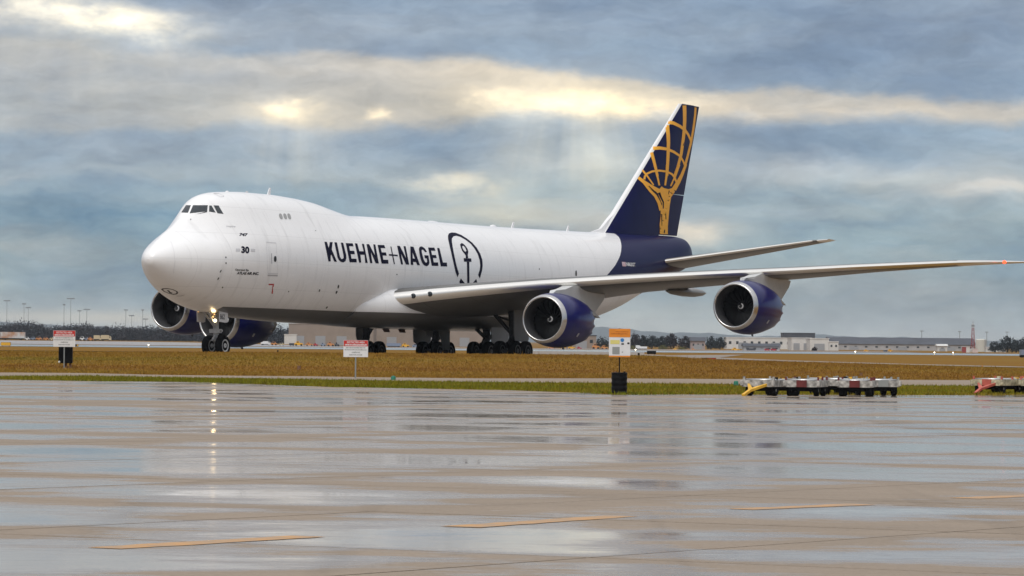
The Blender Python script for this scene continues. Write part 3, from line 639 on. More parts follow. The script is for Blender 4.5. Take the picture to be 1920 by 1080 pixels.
decal('roof_hatch_outline',FBVH,[*fr(cw([(735,92),(810,92),(885,128),(885,140),(840,146)]),.84)],M_greym,fus)
D=lambda pts,m,name='placard': decal(name,FBVH,[pts],m,fus)
textdecal('nose_number','30',452.3,461.5,15,13,M_mark,FBVH,fus,0.,1.,.05)
textdecal('type_number','747',448,437,15,5.5,M_mark,FBVH,fus,.3,.6,.05)
textdecal('operated_lettering','Operated',440.5,503.5,18.2,5,M_blk,FBVH,fus,.15,.7,.02); textdecal('by_lettering','By',460.6,504.3,5.4,5,M_blk,FBVH,fus,.15,.2,.02)
textdecal('operator_lettering','ATLAS AIR INC.',443.5,509.3,41,5.2,M_blk,FBVH,fus,.3,1.2,.05)
textdecal('name_lettering','inspire',424,422.3,17,4.5,M_greym,FBVH,fus,.15,.8,.0)
textdecal('door_number','7',508,532,10.5,19,M_red,FBVH,fus,-.25,0,.0)
for a in ((442,466,8,5),(470,466.5,8,5)): D([(a[0],a[1]),(a[0]+a[2],a[1]+.3),(a[0]+a[2],a[1]+a[3]+.3),(a[0],a[1]+a[3])],M_lgrey)
D([(501.5,515),(520.5,515.6),(520.5,518),(501.5,517.4)],M_greym,'door_sill'); D([(508.2,475),(509.6,475),(510,494.5),(508.8,494.5)],M_greym,'door_handle')
D(oval(515.8,485.6,5,11),M_blk,'door_window')
decal('door_outline',FBVH,[*fr([(499,453.5),(517.5,455),(521,514),(502,513)],.96)],M_lgrey,fus)
for cx,cy,w,h,sl in((423.3,482.6,2.4,3.2,0),(423.6,493.3,2.4,3.2,0),(413.5,508.5,2.2,5,-.5),(409,522.5,2.2,5,-.5),(417.2,538.8,2.4,3,0),(541,546.5,2,2.4,0),(598.8,544.6,2.4,5,-.3),(634.2,537.3,2.8,7,-.2),(630.8,547.8,3,6,-.3),(612.5,576.4,3,4,-.6),(744,514.6,1.8,2.4,0),(1011,504.5,1.6,3,0),(1080,512.5,3,11,0),(591.5,432.5,1.5,1.5,0),(357.5,411.5,1.5,3,0)):
    D(oval(cx,cy,w,h,sl,10),M_blk,'port')
nz=lambda p: sc(p,260,530,7.385)
ring=[(310,90),(330,78),(400,75),(480,92),(535,118),(548,140),(530,158),(480,165),(420,150),(350,122)]
decal('chin_emblem',FBVH,[*fr(nz(ring),.80)],M_blk,fus); D(nz([(385,100),(420,105),(440,130),(470,140),(460,148),(425,140),(405,115)]),M_blk,'chin_emblem')
D(nz([(520,180),(580,180),(640,162),(640,168),(585,187),(530,186)]),M_greym,'chin_emblem')
textdecal('registration','N862GT',1174.3,491.8,17.2,7,mat('white_marking',(.75,.75,.75),.4),FBVH,fus,-.1,1.,.03)
D([(1165.5,491),(1172.6,491.4),(1173.6,499.6),(1167,499.2)],mat('flag_marking',(.55,.25,.25),.4,col2=(.6,.6,.7),scale=6.),'flag_mark')
# radome seam
D(stroke([(320,452),(326,470),(328,490),(325,512)],.55),M_lgrey,'radome_seam')
# ---- blade aerials and roof bumps on the crown
for x,h in((13.6,.42),(46.0,.40),(54.3,.38)):
    zt=pchip(FX,FC[0],x); mb=MB(); mb.prism([(x,zt-.05),(x+.38,zt-.05),(x+.44,zt+h),(x+.30,zt+h)],'y',-.025,.025); mb.build('blade_aerial',M_wht,fus)
for x,l,h in((34.9,1.6,.10),(43.4,.9,.16),(8.9,.35,.09),(11.2,.22,.12)):
    zt=pchip(FX,FC[0],x); mb=MB(); mb.lathe([(x-l/2,.01),(x-l*.35,h*.7),(x,h),(x+l*.35,h*.7),(x+l/2,.01)],12,org=(0,0,zt-.02)); mb.build('roof_fairing',M_greym if h>.11 and l<.3 else M_wht,fus,smooth=True)
# ---- belly fairing round the wing root
rg=[]
for x,w,top,bot in((20.8,2.3,3.6,2.35),(21.6,2.75,3.95,2.22),(22.6,3.15,4.45,2.12),(23.6,3.48,4.85,2.06),(24.6,3.7,4.92,2.03),(26.5,3.85,4.90,2.0),(31,3.95,4.7,2.0),(38,3.95,4.35,2.0),(43,3.85,4.2,2.05),(47,3.4,4.1,2.2),(50,2.9,4.0,2.45),(52,2.4,3.9,2.75)):
    zc=3.35; r=[]
    for k in range(40):
        a=2*math.pi*k/40; c,s=math.cos(a),math.sin(a); e=.78
        r.append((x,w*math.copysign(abs(s)**e,s),zc+(top-zc if c>0 else zc-bot)*math.copysign(abs(c)**e,c)))
    rg.append(r)
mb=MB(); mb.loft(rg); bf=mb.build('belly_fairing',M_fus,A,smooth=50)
# ---- lofted surfaces
def foil(n=26,t=.12,camber=.0,te=.004):
    up=[];lo=[]
    for k in range(n+1):
        x=.5-.5*math.cos(math.pi*k/n); y=5*t*(.2969*math.sqrt(x)-.126*x-.3516*x*x+.2843*x**3-.1036*x**4); c=camber*4*x*(1-x)
        up.append((x,c+y+te*x)); lo.append((x,c-y-te*x))
    return up[::-1]+lo[1:]            # from TE over the top to LE and back below
def surf_mat(name,col,lw,xle0,y0,sl,tipy):
    m=mat(name,col,.38,var=.07,scale=.5,coat=.05,spec=.3); nt=m.node_tree; p=nt.nodes['Principled BSDF']; n_=nt.nodes.new; lk=nt.links.new
    t=n_('ShaderNodeTexCoord'); s=n_('ShaderNodeSeparateXYZ'); lk(t.outputs['Object'],s.inputs[0])
    def ma(op,a,b=0.,c=0.):
        n=n_('ShaderNodeMath'); n.operation=op
        for k,q in enumerate((a,b,c)):
            if isinstance(q,bpy.types.NodeSocket): lk(q,n.inputs[k])
            else: n.inputs[k].default_value=q
        return n.outputs[0]
    xl=ma('MULTIPLY_ADD',ma('SUBTRACT',ma('ABSOLUTE',s.outputs[1]),y0),sl,xle0); f=ma('MAXIMUM',ma('LESS_THAN',ma('SUBTRACT',s.outputs[0],xl),lw),ma('GREATER_THAN',ma('ABSOLUTE',s.outputs[1]),tipy))
    src=p.inputs['Base Color'].links[0].from_socket
    dx_=ma('SUBTRACT',s.outputs[0],xl); s1=ma('GREATER_THAN',ma('ABSOLUTE',ma('SUBTRACT',ma('FRACT',ma('DIVIDE',dx_,1.9)),.5)),.49); s2=ma('GREATER_THAN',ma('ABSOLUTE',ma('SUBTRACT',ma('FRACT',ma('DIVIDE',s.outputs[1],2.3)),.5)),.492)
    sm_=n_('ShaderNodeMix'); sm_.data_type='RGBA'; lk(ma('MULTIPLY',ma('MAXIMUM',s1,s2),.55),sm_.inputs[0]); lk(src,sm_.inputs[6]); sm_.inputs[7].default_value=(.03,.03,.03,1); src=sm_.outputs[2]
    mx=n_('ShaderNodeMix'); mx.data_type='RGBA'; lk(f,mx.inputs[0]); lk(src,mx.inputs[6]); mx.inputs[7].default_value=(.86,.84,.80,1); lk(mx.outputs[2],p.inputs['Base Color'])
    lk(ma('MULTIPLY',f,.75),p.inputs['Metallic']); lk(ma('MULTIPLY_ADD',f,-.08,.38),p.inputs['Roughness'])
    return m
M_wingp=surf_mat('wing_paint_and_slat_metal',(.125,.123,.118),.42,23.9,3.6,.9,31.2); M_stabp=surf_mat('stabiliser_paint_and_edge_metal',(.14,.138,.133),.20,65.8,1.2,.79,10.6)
ZLE=([2.4,3.6,4.84,6.66,8.45,11.15,13.85,18.95,22.2,26.5,30.0,33.8,35.],[3.72,3.86,4.08,4.34,4.58,4.93,5.20,5.66,5.90,6.28,6.54,6.80,6.9])
def wing(side):
    rg=[]
    for y in (2.4,3.3,4.,5,6.5,8.5,10.5,12.5,14.5,17,20,23,26,29,31,31.9,32.6,33.2,33.8,34.15):
        xl=23.9+.9*(y-3.6)+(0 if y<31 else .42*(y-31)**1.75); xt=np.interp(y,[2.4,12.5,31.5,34.2],[38.9,41.6,53.3,55.9]); ch=max(xt-xl,.5)
        t=np.interp(y,[2.4,6,12.5,31,34.2],[.120,.112,.098,.085,.07]); inc=R(np.interp(y,[2.4,12,20,34],[2.6,2.4,1.9,-.8]))
        zl=np.interp(y,*ZLE)
        rg.append([(xl+ch*(px*math.cos(inc)+pz*math.sin(inc)),-side*y,zl+ch*(pz*math.cos(inc)-px*math.sin(inc))) for px,pz in foil(22,t,.004)])
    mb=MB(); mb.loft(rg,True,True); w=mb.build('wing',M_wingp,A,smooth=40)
    # flap track fairings
    for y,xc,l in((7.6,39.6,6.0),(14.6,43.0,6.2),(18.2,44.3,5.2)):
        xl=23.9+.9*(y-3.6); ch=np.interp(y,[2.4,12.5,31.5],[38.9,41.6,53.3])-xl; zl=np.interp(y,*ZLE)-.7*ch*math.sin(R(np.interp(y,[2.4,12,20,34],[2.6,2.4,1.9,-.8])))-.030*ch
        mb=MB(); mb.lathe([(xc-l*.5,.02),(xc-l*.36,.20),(xc-l*.1,.30),(xc+l*.2,.30),(xc+l*.4,.20),(xc+l*.5,.03)],16,org=(0,-side*y,zl-.1)); f=mb.build('flap_fairing',M_wing,w,smooth=True); 
    # navigation lamp on the swept tip
    mb=MB(); mb.lathe([(-.16,.02),(-.1,.09),(0,.12),(.12,.1),(.2,.02)],12); mb.build('navigation_lamp',M_nav if side>0 else M_navg,w,(51.75 if side>0 else 52.9,-side*(33.55 if side>0 else 33.3),6.74),smooth=True)
    # landing lamps in the root leading edge
    for y in(4.25,5.05):
        xl=23.9+.9*(y-3.6); zl=np.interp(y,*ZLE); mb=MB(); mb.lathe([(-.05,.02),(-.03,.13),(.06,.17),(.2,.17)],16); mb.build('landing_lamp',M_glass,w,(xl+.02,-side*y,zl+.02),smooth=True)
    return w
wings=[wing(1),wing(-1)]
def stab(side):
    rg=[]
    for y in(.3,1.2,2.5,4.5,6.5,8.5,10.2,10.8,11.08):
        xl=65.8+.79*(y-1.2)+(0 if y<10.2 else .9*(y-10.2)); xt=np.interp(y,[.3,11.08],[73.0,76.0]); ch=max(xt-xl,.4); zl=7.40+.187*(y-1.2); t=.078
        rg.append([(xl+ch*px,-side*y,zl+ch*pz) for px,pz in foil(16,t)])
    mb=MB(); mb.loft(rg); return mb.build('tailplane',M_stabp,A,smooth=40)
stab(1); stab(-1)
# ---- fin and rudders
def fin_chord(z): 
    xl=60.45+(z-9.99)*1.288; xt=72.17+(z-9.54)*.388; return xl,xt
def fin_piece(z0,z1,a,b,name,m,n=12):
    f=foil(40,.105); rg=[]
    for z in np.linspace(z0,z1,n):
        xl,xt=fin_chord(z); ch=xt-xl; q=[(min(max(px,a),b),py) for px,py in f]
        # thickness at the clamped chord position
        th=lambda x: 5*.105*(.2969*math.sqrt(x)-.126*x-.3516*x*x+.2843*x**3-.1036*x**4)+.004*x
        rg.append([(xl+ch*px,(1 if k<=40 else -1)*ch*th(px)*.92,float(z)) for k,(px,py) in enumerate(q)])
    mb=MB(); mb.loft(rg); bm=None
    o=mb.build(name,m,A,smooth=40); return o,mb
def fin_mat():
    m=mat('fin_paint',NAVY,.3,coat=.02,var=.1,scale=1.,spec=.06); nt=m.node_tree; p=nt.nodes['Principled BSDF']; n_=nt.nodes.new; lk=nt.links.new
    t=n_('ShaderNodeTexCoord'); s=n_('ShaderNodeSeparateXYZ'); lk(t.outputs['Object'],s.inputs[0])
    a=n_('ShaderNodeMath'); a.operation='MULTIPLY_ADD'; lk(s.outputs[2],a.inputs[0]); a.inputs[1].default_value=-1.288; lk(s.outputs[0],a.inputs[2])
    b=n_('ShaderNodeMath'); b.operation='LESS_THAN'; lk(a.outputs[0],b.inputs[0]); b.inputs[1].default_value=60.45-9.99*1.288+.30
    mx=n_('ShaderNodeMix'); mx.data_type='RGBA'; lk(b.outputs[0],mx.inputs[0]); lk(p.inputs['Base Color'].links[0].from_socket,mx.inputs[6]); mx.inputs[7].default_value=(.8,.8,.81,1); lk(mx.outputs[2],p.inputs['Base Color'])
    return m
M_fin=fin_mat()
fin,f1=fin_piece(9.0,19.30,0,.695,'fin',M_fin,16)
ru,f2=fin_piece(12.62,19.28,.70,1,'rudder',M_navy,10); rl,f3=fin_piece(9.56,12.56,.70,1,'rudder',M_navy,6)
vv=f1.v+f2.v+f3.v; ff=f1.f+[[i+len(f1.v) for i in q] for q in f2.f]+[[i+len(f1.v)+len(f2.v) for i in q] for q in f3.f]
TBVH=BVHTree.FromPolygons([Vector(v) for v in vv],ff)
mb=MB(); mb.loft([[(57.9,0.02,9.30),(57.9,-.02,9.30),(57.9,-.02,9.2),(57.9,.02,9.2)],[(59.6,.10,9.62),(59.6,-.10,9.62),(59.6,-.28,9.1),(59.6,.28,9.1)],[(60.7,.12,10.3),(60.7,-.12,10.3),(60.7,-.42,9.1),(60.7,.42,9.1)],[(62.4,.2,11.2),(62.4,-.2,11.2),(62.4,-.5,9.1),(62.4,.5,9.1)]]); mb.build('dorsal_fillet',M_wht,fin,smooth=60)
# fin emblem: bearer with a wire globe
c4=lambda pts,a,b=None: stroke(pts,a,b,1180,190,7.714)
c5=lambda pts,a,b=None: stroke(pts,a,b,1180,310,7.714)
EMB=[c4([(795,30),(800,150),(800,280),(795,400),(780,540),(750,760),(700,950),(650,1085)],54,36),c4([(960,52),(950,200),(925,400),(890,600),(840,800),(800,950),(745,1085)],30,34),
 c4([(560,300),(640,315),(730,360),(800,410),(850,480),(885,560),(892,625)],52,24),c4([(545,345),(560,480),(565,600),(560,750),(550,950),(543,1075)],56,38),
 c4([(342,680),(440,675),(540,690),(640,730),(730,790),(780,870),(805,945)],50,22),c4([(318,740),(350,850),(380,970),(405,1085)],46,36),
 c5([(215,205),(222,160),(255,120),(330,87),(430,76),(540,90),(615,128),(655,180),(680,245)],30,28),c5([(362,-10),(395,120),(432,290)],36,24),c5([(545,-10),(535,150),(515,290)],38,26),c5([(716,-10),(660,160),(595,300)],36,22),
 c5([(185,70),(260,160),(348,285)],28,20),c5([(815,-15),(755,140),(705,240),(640,350)],34,70),c5([(128,178),(200,235),(280,290),(350,335),(420,375)],42,70),c5([(205,250),(300,370),(370,440),(425,540),(455,650)],34,52),
 sc([(405,385),(432,340),(462,304),(495,328),(560,345),(625,325),(655,380),(600,460),(580,580),(566,720),(552,880),(552,1035),(440,1035),(434,850),(450,720),(445,630),(470,560),(420,440)],1180,310,7.714)]
for k,p in enumerate(EMB): decal('fin_emblem',TBVH,[p],M_or,fin,.006+.0015*k,5.)
for k,p in enumerate([c5([(425,395),(450,460),(485,530),(485,625)],34,14),c5([(520,650),(524,780)],10),c5([(461,705),(466,870)],16,6),c5([(506,930),(492,1030)],14),c5([(275,300),(350,370),(390,395)],12),c5([(570,365),(560,420)],14,6)]): decal('fin_emblem_line',TBVH,[p],M_mark,fin,.032+.0015*k,5.)
# ---- engines
ORG=[]
def blade_mesh():
    mb=MB(); rg=[]
    for i in range(7):
        t=i/6; r=.36+t*.98; tw=R(28+34*t); sweep=.22*math.sin(t*math.pi*.9)*-.6+.10*t*t; ch=.30+.20*math.sin(t*2.2); th=.035*(1-.6*t)
        lean=.30*math.sin(t*math.pi*.75)*.55
        ring=[]
        for a,b in((-.5,0),(-.2,1),(.2,.8),(.5,0),(.2,-.6),(-.2,-.8)):
            x=sweep+ch*a*math.cos(tw); y=ch*a*math.sin(tw)+th*b
            ring.append((x,y+lean*.5,r))
        rg.append(ring)
    mb.loft(rg); return mb.mesh('fan_blade',M_fan,60)
BL=blade_mesh()
def engine_proto():
    e=None
    # cowl: outer skin + inlet duct, chevrons at the rear edge
    mb=MB(); n=96
    prof=[(.34,1.548),(.7,1.625),(1.2,1.685),(1.9,1.705),(2.7,1.68),(3.4,1.61),(4.1,1.50),(4.7,1.395)]
    mb.csm=True; vs=[]
    for (x,r) in prof:
        for k in range(n):
            a=2*math.pi*k/n; lob=1+.035*max(0,math.cos(a-math.pi))**6*math.sin(min(max((x-.3)/4.4,0),1)*math.pi)   # gearbox bulge underneath
            vs.append((x,r*lob*math.sin(a),r*lob*math.cos(a)))
    m=len(prof)
    for k in range(n):                                   # saw-tooth rear edge
        a=2*math.pi*k/n; ph=(k*16/n)%1; x=5.15-.42*abs(2*ph-1); vs.append((x,(1.30)*math.sin(a),1.30*math.cos(a)))
    mb.add(vs,[(j*n+k,(j+1)*n+k,(j+1)*n+(k+1)%n,j*n+(k+1)%n) for j in range(m) for k in range(n)])
    inner=[(4.7,1.30),(3.6,1.33),(2.2,1.34)]
    vs=[]
    for k in range(n):
        a=2*math.pi*k/n; ph=(k*16/n)%1; x=5.13-.42*abs(2*ph-1); vs.append((x,1.285*math.sin(a),1.285*math.cos(a)))
    for (x,r) in inner:
        for k in range(n): a=2*math.pi*k/n; vs.append((x,r*math.sin(a),r*math.cos(a)))
    mb.add(vs,[(j*n+k,(j+1)*n+k,(j+1)*n+(k+1)%n,j*n+(k+1)%n) for j in range(len(inner)) for k in range(n)])
    e=link('engine',mb.mesh('engine_cowl',M_cowl,45))
    mb=MB(); mb.lathe([(.345,1.55),(.2,1.515),(.08,1.46),(.015,1.41),(0,1.375),(.015,1.345),(.06,1.315),(.12,1.30)],72); link('inlet_lip',mb.mesh('inlet_lip',M_metal,60),e)
    me=e.children[0].data; 
    bm=bmesh.new(); bm.from_mesh(me); bmesh.ops.delete(bm,geom=[f for f in bm.faces if len(f.verts)>4],context='FACES_ONLY'); bm.to_mesh(me); bm.free()
    mb=MB(); mb.lathe([(.12,1.30),(.36,1.275),(.8,1.30),(1.25,1.37),(2.1,1.385)],72); me=mb.mesh('inlet_duct',M_duct,60)
    bm=bmesh.new(); bm.from_mesh(me); bmesh.ops.delete(bm,geom=[f for f in bm.faces if len(f.verts)>4],context='FACES_ONLY'); bm.to_mesh(me); bm.free(); link('inlet_duct',me,e)
    mb=MB(); mb.lathe([(1.95,1.38),(1.97,.3)],48); me=mb.mesh('stator_disc',M_spin); link('stator_disc',me,e)
    for k in range(18):
        b=link('fan_blade',BL,e,(1.45,0,0)); b.rotation_euler=(2*math.pi*k/18,0,0)
    mb=MB(); mb.lathe([(.92,.005),(.96,.06),(1.06,.16),(1.2,.27),(1.36,.35),(1.7,.40)],32); link('spinner',mb.mesh('spinner',M_spin,60),e)
    mb=MB(); vs=[]; q=22                                  # white spiral on the spinner
    for i in range(q+1):
        t=i/q; a=t*math.pi*1.75+.6; r0=.04+.13*t; wd=.045+.02*math.sin(t*math.pi)
        for r in(r0,r0+wd):
            x=np.interp(r,[.005,.06,.16,.27,.35],[.92,.96,1.06,1.2,1.36])-.008; vs.append((x,r*math.sin(a),r*math.cos(a)))
    mb.add(vs,[(2*i,2*i+1,2*i+3,2*i+2) for i in range(q)]); link('spinner_swirl',mb.mesh('spinner_swirl',M_wht),e)
    mb=MB(); mb.lathe([(2.2,.75),(3.6,.98),(4.7,.98),(5.6,.80),(6.3,.64)],48); link('core_cowl',mb.mesh('core_cowl',M_dkm,50),e)
    mb=MB(); mb.lathe([(6.0,.50),(6.4,.42),(7.0,.2),(7.4,.02)],32); link('exhaust_plug',mb.mesh('exhaust_plug',M_dkm,50),e)
    # intake strakes, drain mast and data plate
    for sgn in():
        mb=MB(); a=R(52)*sgn; c=Vector((0,math.sin(a),math.cos(a))); p0=Vector((1.0,0,0))+c*1.66
        mb.prism([(0,0),(1.15,0),(1.05,.26),(.55,.24)],'y',-.015,.015); rot=Matrix.Rotation(-a,3,'X'); mb.v=[tuple(p0+rot@Vector(v)) for v in mb.v]; link('strake',mb.mesh('strake',M_cowl),e)
    mb=MB(); mb.prism([(2.9,-1.66),(3.15,-1.66),(3.2,-1.83),(3.08,-1.83)],'y',-.03,.03); link('drain_mast',mb.mesh('drain_mast',M_gdk),e)
    mb=MB(); a=R(118)
    mb.add([(x,-1.735*math.sin(a+b),1.735*math.cos(a+b)) for x,b in((2.1,0),(2.32,0.02),(2.30,.17),(2.08,.15))],[(0,1,2,3)]); link('data_plate',mb.mesh('data_plate',M_greym),e)
    return e
eng0=engine_proto(); ei=0
EPOS=[(27.46,-11.98,2.60,0),(36.15,-21.23,3.58,1),(27.46,11.98,2.60,0),(36.15,21.23,3.58,1)]
for k,(x,y,z,ob) in enumerate(EPOS):
    e=eng0 if k==0 else copy_tree(eng0); e.parent=A; e.location=(x,y,z); e.rotation_euler=(0,R(1.5),R(-1.5 if y>0 else 1.5))
    sgn=1 if y<0 else -1; mb=MB(); a=R(52)*sgn; c=Vector((0,math.sin(a),math.cos(a))); p0=Vector((1.0,0,0))+c*1.66
    mb.prism([(0,0),(1.15,0),(1.05,.26),(.55,.24)],'y',-.015,.015); rot=Matrix.Rotation(-a,3,'X'); mb.v=[tuple(p0+rot@Vector(v)) for v in mb.v]; link('strake',mb.mesh('strake',M_cowl),e)
    # pylon: side profile in engine coordinates, tapered in plan
    yl=abs(y); zw=np.interp(yl,*ZLE)-z; xl=23.9+.9*(yl-3.6)-x
    prof=[(.95,1.50),(1.5,1.86),(xl-1.4,zw-.42),(xl-.3,zw-.15),(xl+1.2,zw-.1),(xl+5.2,zw-.35),(xl+5.0,zw-.75),(xl+3.6,.75 if not ob else .60),(8.3 if not ob else 8.0,.42),(6.2,.62),(4.6,.95),(2.8,1.2)]
    mb=MB(); n=len(prof)
    wd=[.05,.22,.36,.38,.38,.10,.08,.12,.16,.30,.36,.30]
    mb.add([(a,-w,b) for (a,b),w in zip(prof,wd)]+[(a,w,b) for (a,b),w in zip(prof,wd)],[(j,(j+1)%n,n+(j+1)%n,n+j) for j in range(n)]+[tuple(range(n)),tuple(range(n,2*n))[::-1]])
    bm=bmesh.new(); me=mb.mesh('pylon',M_pyl,35); bm.free(); link('pylon',me,e)
# ---- wheels and landing gear
def tyre_mesh(r,w,name): 
    mb=MB(); h=w/2
    mb.lathe([(-h*.72,r*.60),(-h*.95,r*.70),(-h,r*.84),(-h*.82,r*.95),(-h*.45,r),(0,r*1.004),(h*.45,r),(h*.82,r*.95),(h,r*.84),(h*.95,r*.70),(h*.72,r*.60)],32,'y'); return mb.mesh(name,M_rub,50)
def rim_mesh(r,w,name):
    mb=MB(); h=w/2
    for s in(1,-1): mb.lathe([(s*h*.3,.02),(s*h*.92,r*.10),(s*h*.92,r*.20),(s*h*.55,r*.26),(s*h*.50,r*.44),(s*h*.80,r*.50),(s*h*.86,r*.61),(s*h*.5,r*.62)],24,'y')
    return mb.mesh(name,M_rim,40)
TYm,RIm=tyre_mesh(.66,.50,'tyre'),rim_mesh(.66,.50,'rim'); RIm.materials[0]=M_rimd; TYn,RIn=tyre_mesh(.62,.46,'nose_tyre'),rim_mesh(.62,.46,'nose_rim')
def wheels(g,lst,ty,ri):
    for p in lst: link('tyre',ty,g,p); link('rim',ri,g,p)
# nose gear
mb=MB(); mb.csm=True; X=7.77
mb.tube((X,0,.62),(X-.12,0,3.0),.11,.15); mb.tube((X,0,1.25),(X-.06,0,2.9),.17,.19); mb.tube((X,-.55,.62),(X,.55,.62),.10); mb.tube((X-.1,.0,1.7),(X-1.5,.22,2.9),.07); mb.tube((X-.1,0,1.7),(X-1.5,-.22,2.9),.07)
mb.tube((X,0,.75),(X-.42,0,.98),.06); mb.tube((X-.42,0,.98),(X-.05,0,1.3),.06); mb.tube((X-.02,-.45,1.52),(X-.02,.45,1.52),.07); mb.box((X-.25,-.34,1.38),(X+.1,.34,1.62))
ng=mb.build('nose_gear',M_gear,A,smooth=40); wheels(ng,[(X,.47,.62),(X,-.47,.62)],TYn,RIn)
for s in(1,-1):
    mb=MB(); mb.prism([(6.82,2.74),(7.85,2.70),(7.75,2.05),(7.5,2.0),(6.86,2.04)],'y',s*.78-.02,s*.78+.02); dr=mb.build('gear_door',M_wht,ng)
# number on the left door
c=bpy.data.curves.new('t','FONT'); c.body='862'; c.offset=.02; to=bpy.data.objects.new('t',c); COL.objects.link(to); me=bpy.data.meshes.new_from_object(to.evaluated_get(bpy.context.evaluated_depsgraph_get())); bpy.data.objects.remove(to,do_unlink=True)
for v in me.vertices: v.co=(6.90+v.co.x*.36,-.805,2.20+v.co.y*.42)
me.materials.append(M_blk); link('door_number',me,ng)
def lamp(p,r,m,core=None):
    mb=MB(); mb.lathe([(.12,r*.4),(.05,r*1.05),(0,r*1.05),(-.01,r*.95)],16); b=mb.build('taxi_lamp',M_gear,ng,p,smooth=True); b.rotation_euler=(0,0,R(22))
    mb=MB(); mb.lathe([(-.012,r*.95),(-.05,r*.7),(-.07,.02)],16); l=link('lens',mb.mesh('lens',m,60),ng,p); l.rotation_euler=(0,0,R(22))
lamp((7.44,-.12,2.12),.125,M_lampc); lamp((7.45,.16,2.10),.10,M_lamp); lamp((7.4,-.10,2.52),.055,M_lamp); lamp((7.4,.08,2.55),.05,M_lamp); lamp((7.42,.0,2.36),.06,M_lamp); lamp((6.9,.72,2.66),.04,M_lamp)
pl_=bpy.data.lights.new('taxi_lamp_light','SPOT'); pl_.energy=35; pl_.color=(1,.7,.35); pl_.spot_size=R(100); pl_.shadow_soft_size=.15
plo=bpy.data.objects.new('taxi_lamp_light',pl_); COL.objects.link(plo); plo.parent=ng; plo.location=(7.3,-.15,2.13); plo.rotation_euler=Vector((1,.35,.0)).to_track_quat('Z','Y').to_euler()
# main gears: two under the wings, two under the body
def main_gear(y,x,top,kind):
    s=1 if y>0 else -1; mb=MB(); mb.csm=True
    mb.tube((x,y,.70),(x+(.0),y+(s*-.15 if kind=='w' else 0),top),.17,.24); mb.tube((x,y,1.5),(x,y,top),.25,.27); mb.tube((x-.98,y,.66),(x+.98,y,.66),.16)
    for dx in(-.73,.73): mb.tube((x+dx,y-.62,.66),(x+dx,y+.62,.66),.10)
    if kind=='w':
        mb.tube((x,y,1.7),(x-.2,y-s*2.3,top+.1),.13); mb.tube((x,y,1.45),(x+1.9,y-s*.5,top),.10); mb.tube((x+.1,y-s*1.1,2.9),(x,y,2.6),.07)
    else:
        mb.tube((x,y,1.5),(x-2.3,y,top+.2),.12); mb.tube((x,y,1.2),(x+1.5,y,top),.10)
    mb.tube((x-.2,y,.9),(x-.62,y,1.25),.06); mb.tube((x-.62,y,1.25),(x-.2,y,1.75),.06)
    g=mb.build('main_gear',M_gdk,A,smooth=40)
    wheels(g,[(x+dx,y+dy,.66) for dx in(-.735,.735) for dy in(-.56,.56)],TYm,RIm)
    mb=MB()
    e_=1.0 if s<0 else .35
    if kind=='w': mb.prism([(x-.70,top+.3),(x+.35+e_,top+.3),(x+.40+e_,1.45),(x+.2+e_,1.25),(x-.45,1.30),(x-.65,1.7)],'y',y+s*.42-.03,y+s*.42+.03)
    else: mb.prism([(x-1.3,2.25),(x+1.3,2.25),(x+1.05,1.0),(x-.2,.92),(x-1.2,1.3)],'y',y+s*1.02-.03,y+s*1.02+.03)
    mb.build('gear_door',M_under,g)
main_gear(-5.5,35.86,4.0,'w'); main_gear(5.5,35.86,4.0,'w'); main_gear(-1.92,38.94,2.3,'b'); main_gear(1.92,38.94,2.3,'b')
# body gear forward doors and belly vents
for y in(-.12,.12):
    mb=MB(); mb.prism([(35.4,2.3),(37.1,2.3),(37.1,.75),(36.3,.75)] if y<0 else [(34.0,2.3),(35.2,2.3),(35.2,1.6),(34.5,1.6)],'y',y-.03,y+.03); mb.build('bay_door',M_under,A)
for x in(29.2,31.3):
    mb=MB(); mb.prism([(x-.1,2.2),(x+.75,2.2),(x+1.05,1.80),(x+.35,1.80)],'y',.55,.62); mb.build('vent_door',M_brown,A)
# ============================================================ things on the field
M_signw=mat('sign_white',(.72,.72,.72),.45,var=.04,scale=4.); M_signr=mat('sign_red',(.55,.025,.02),.45); M_signo=mat('sign_orange',(.72,.24,.02),.45,var=.06,scale=4.); M_post=mat('galvanised_post',(.30,.32,.32),.45,metal=.4,var=.1,scale=6.)
M_drum=mat('black_plastic_drum',(.005,.005,.006),.5,var=.2,scale=4.,spec=.15); M_wood=mat('weathered_wood',(.20,.10,.05),.8,var=.2,scale=8.); M_yel=mat('safety_yellow',(.72,.40,.03),.5,var=.12,scale=4.); M_green=mat('green_plastic',(.01,.16,.10),.5); M_cone=mat('cone_orange',(.75,.17,.02),.5); M_dark=mat('dark_housing',(.006,.006,.007),.6,spec=.12); M_blue=mat('print_blue',(.03,.2,.5),.5); M_py=mat('print_yellow',(.7,.62,.2),.5); M_pg=mat('print_grey',(.28,.29,.28),.5); M_ball=mat('white_float',(.75,.75,.70),.4)
def flat(name,quads,y,m,parent,dy=-.004):
    mb=MB()
    for (x0,z0,x1,z1) in quads: mb.add([(x0,y+dy,z0),(x1,y+dy,z0),(x1,y+dy,z1),(x0,y+dy,z1)],[(0,1,2,3)])
    return mb.build(name,m,parent)
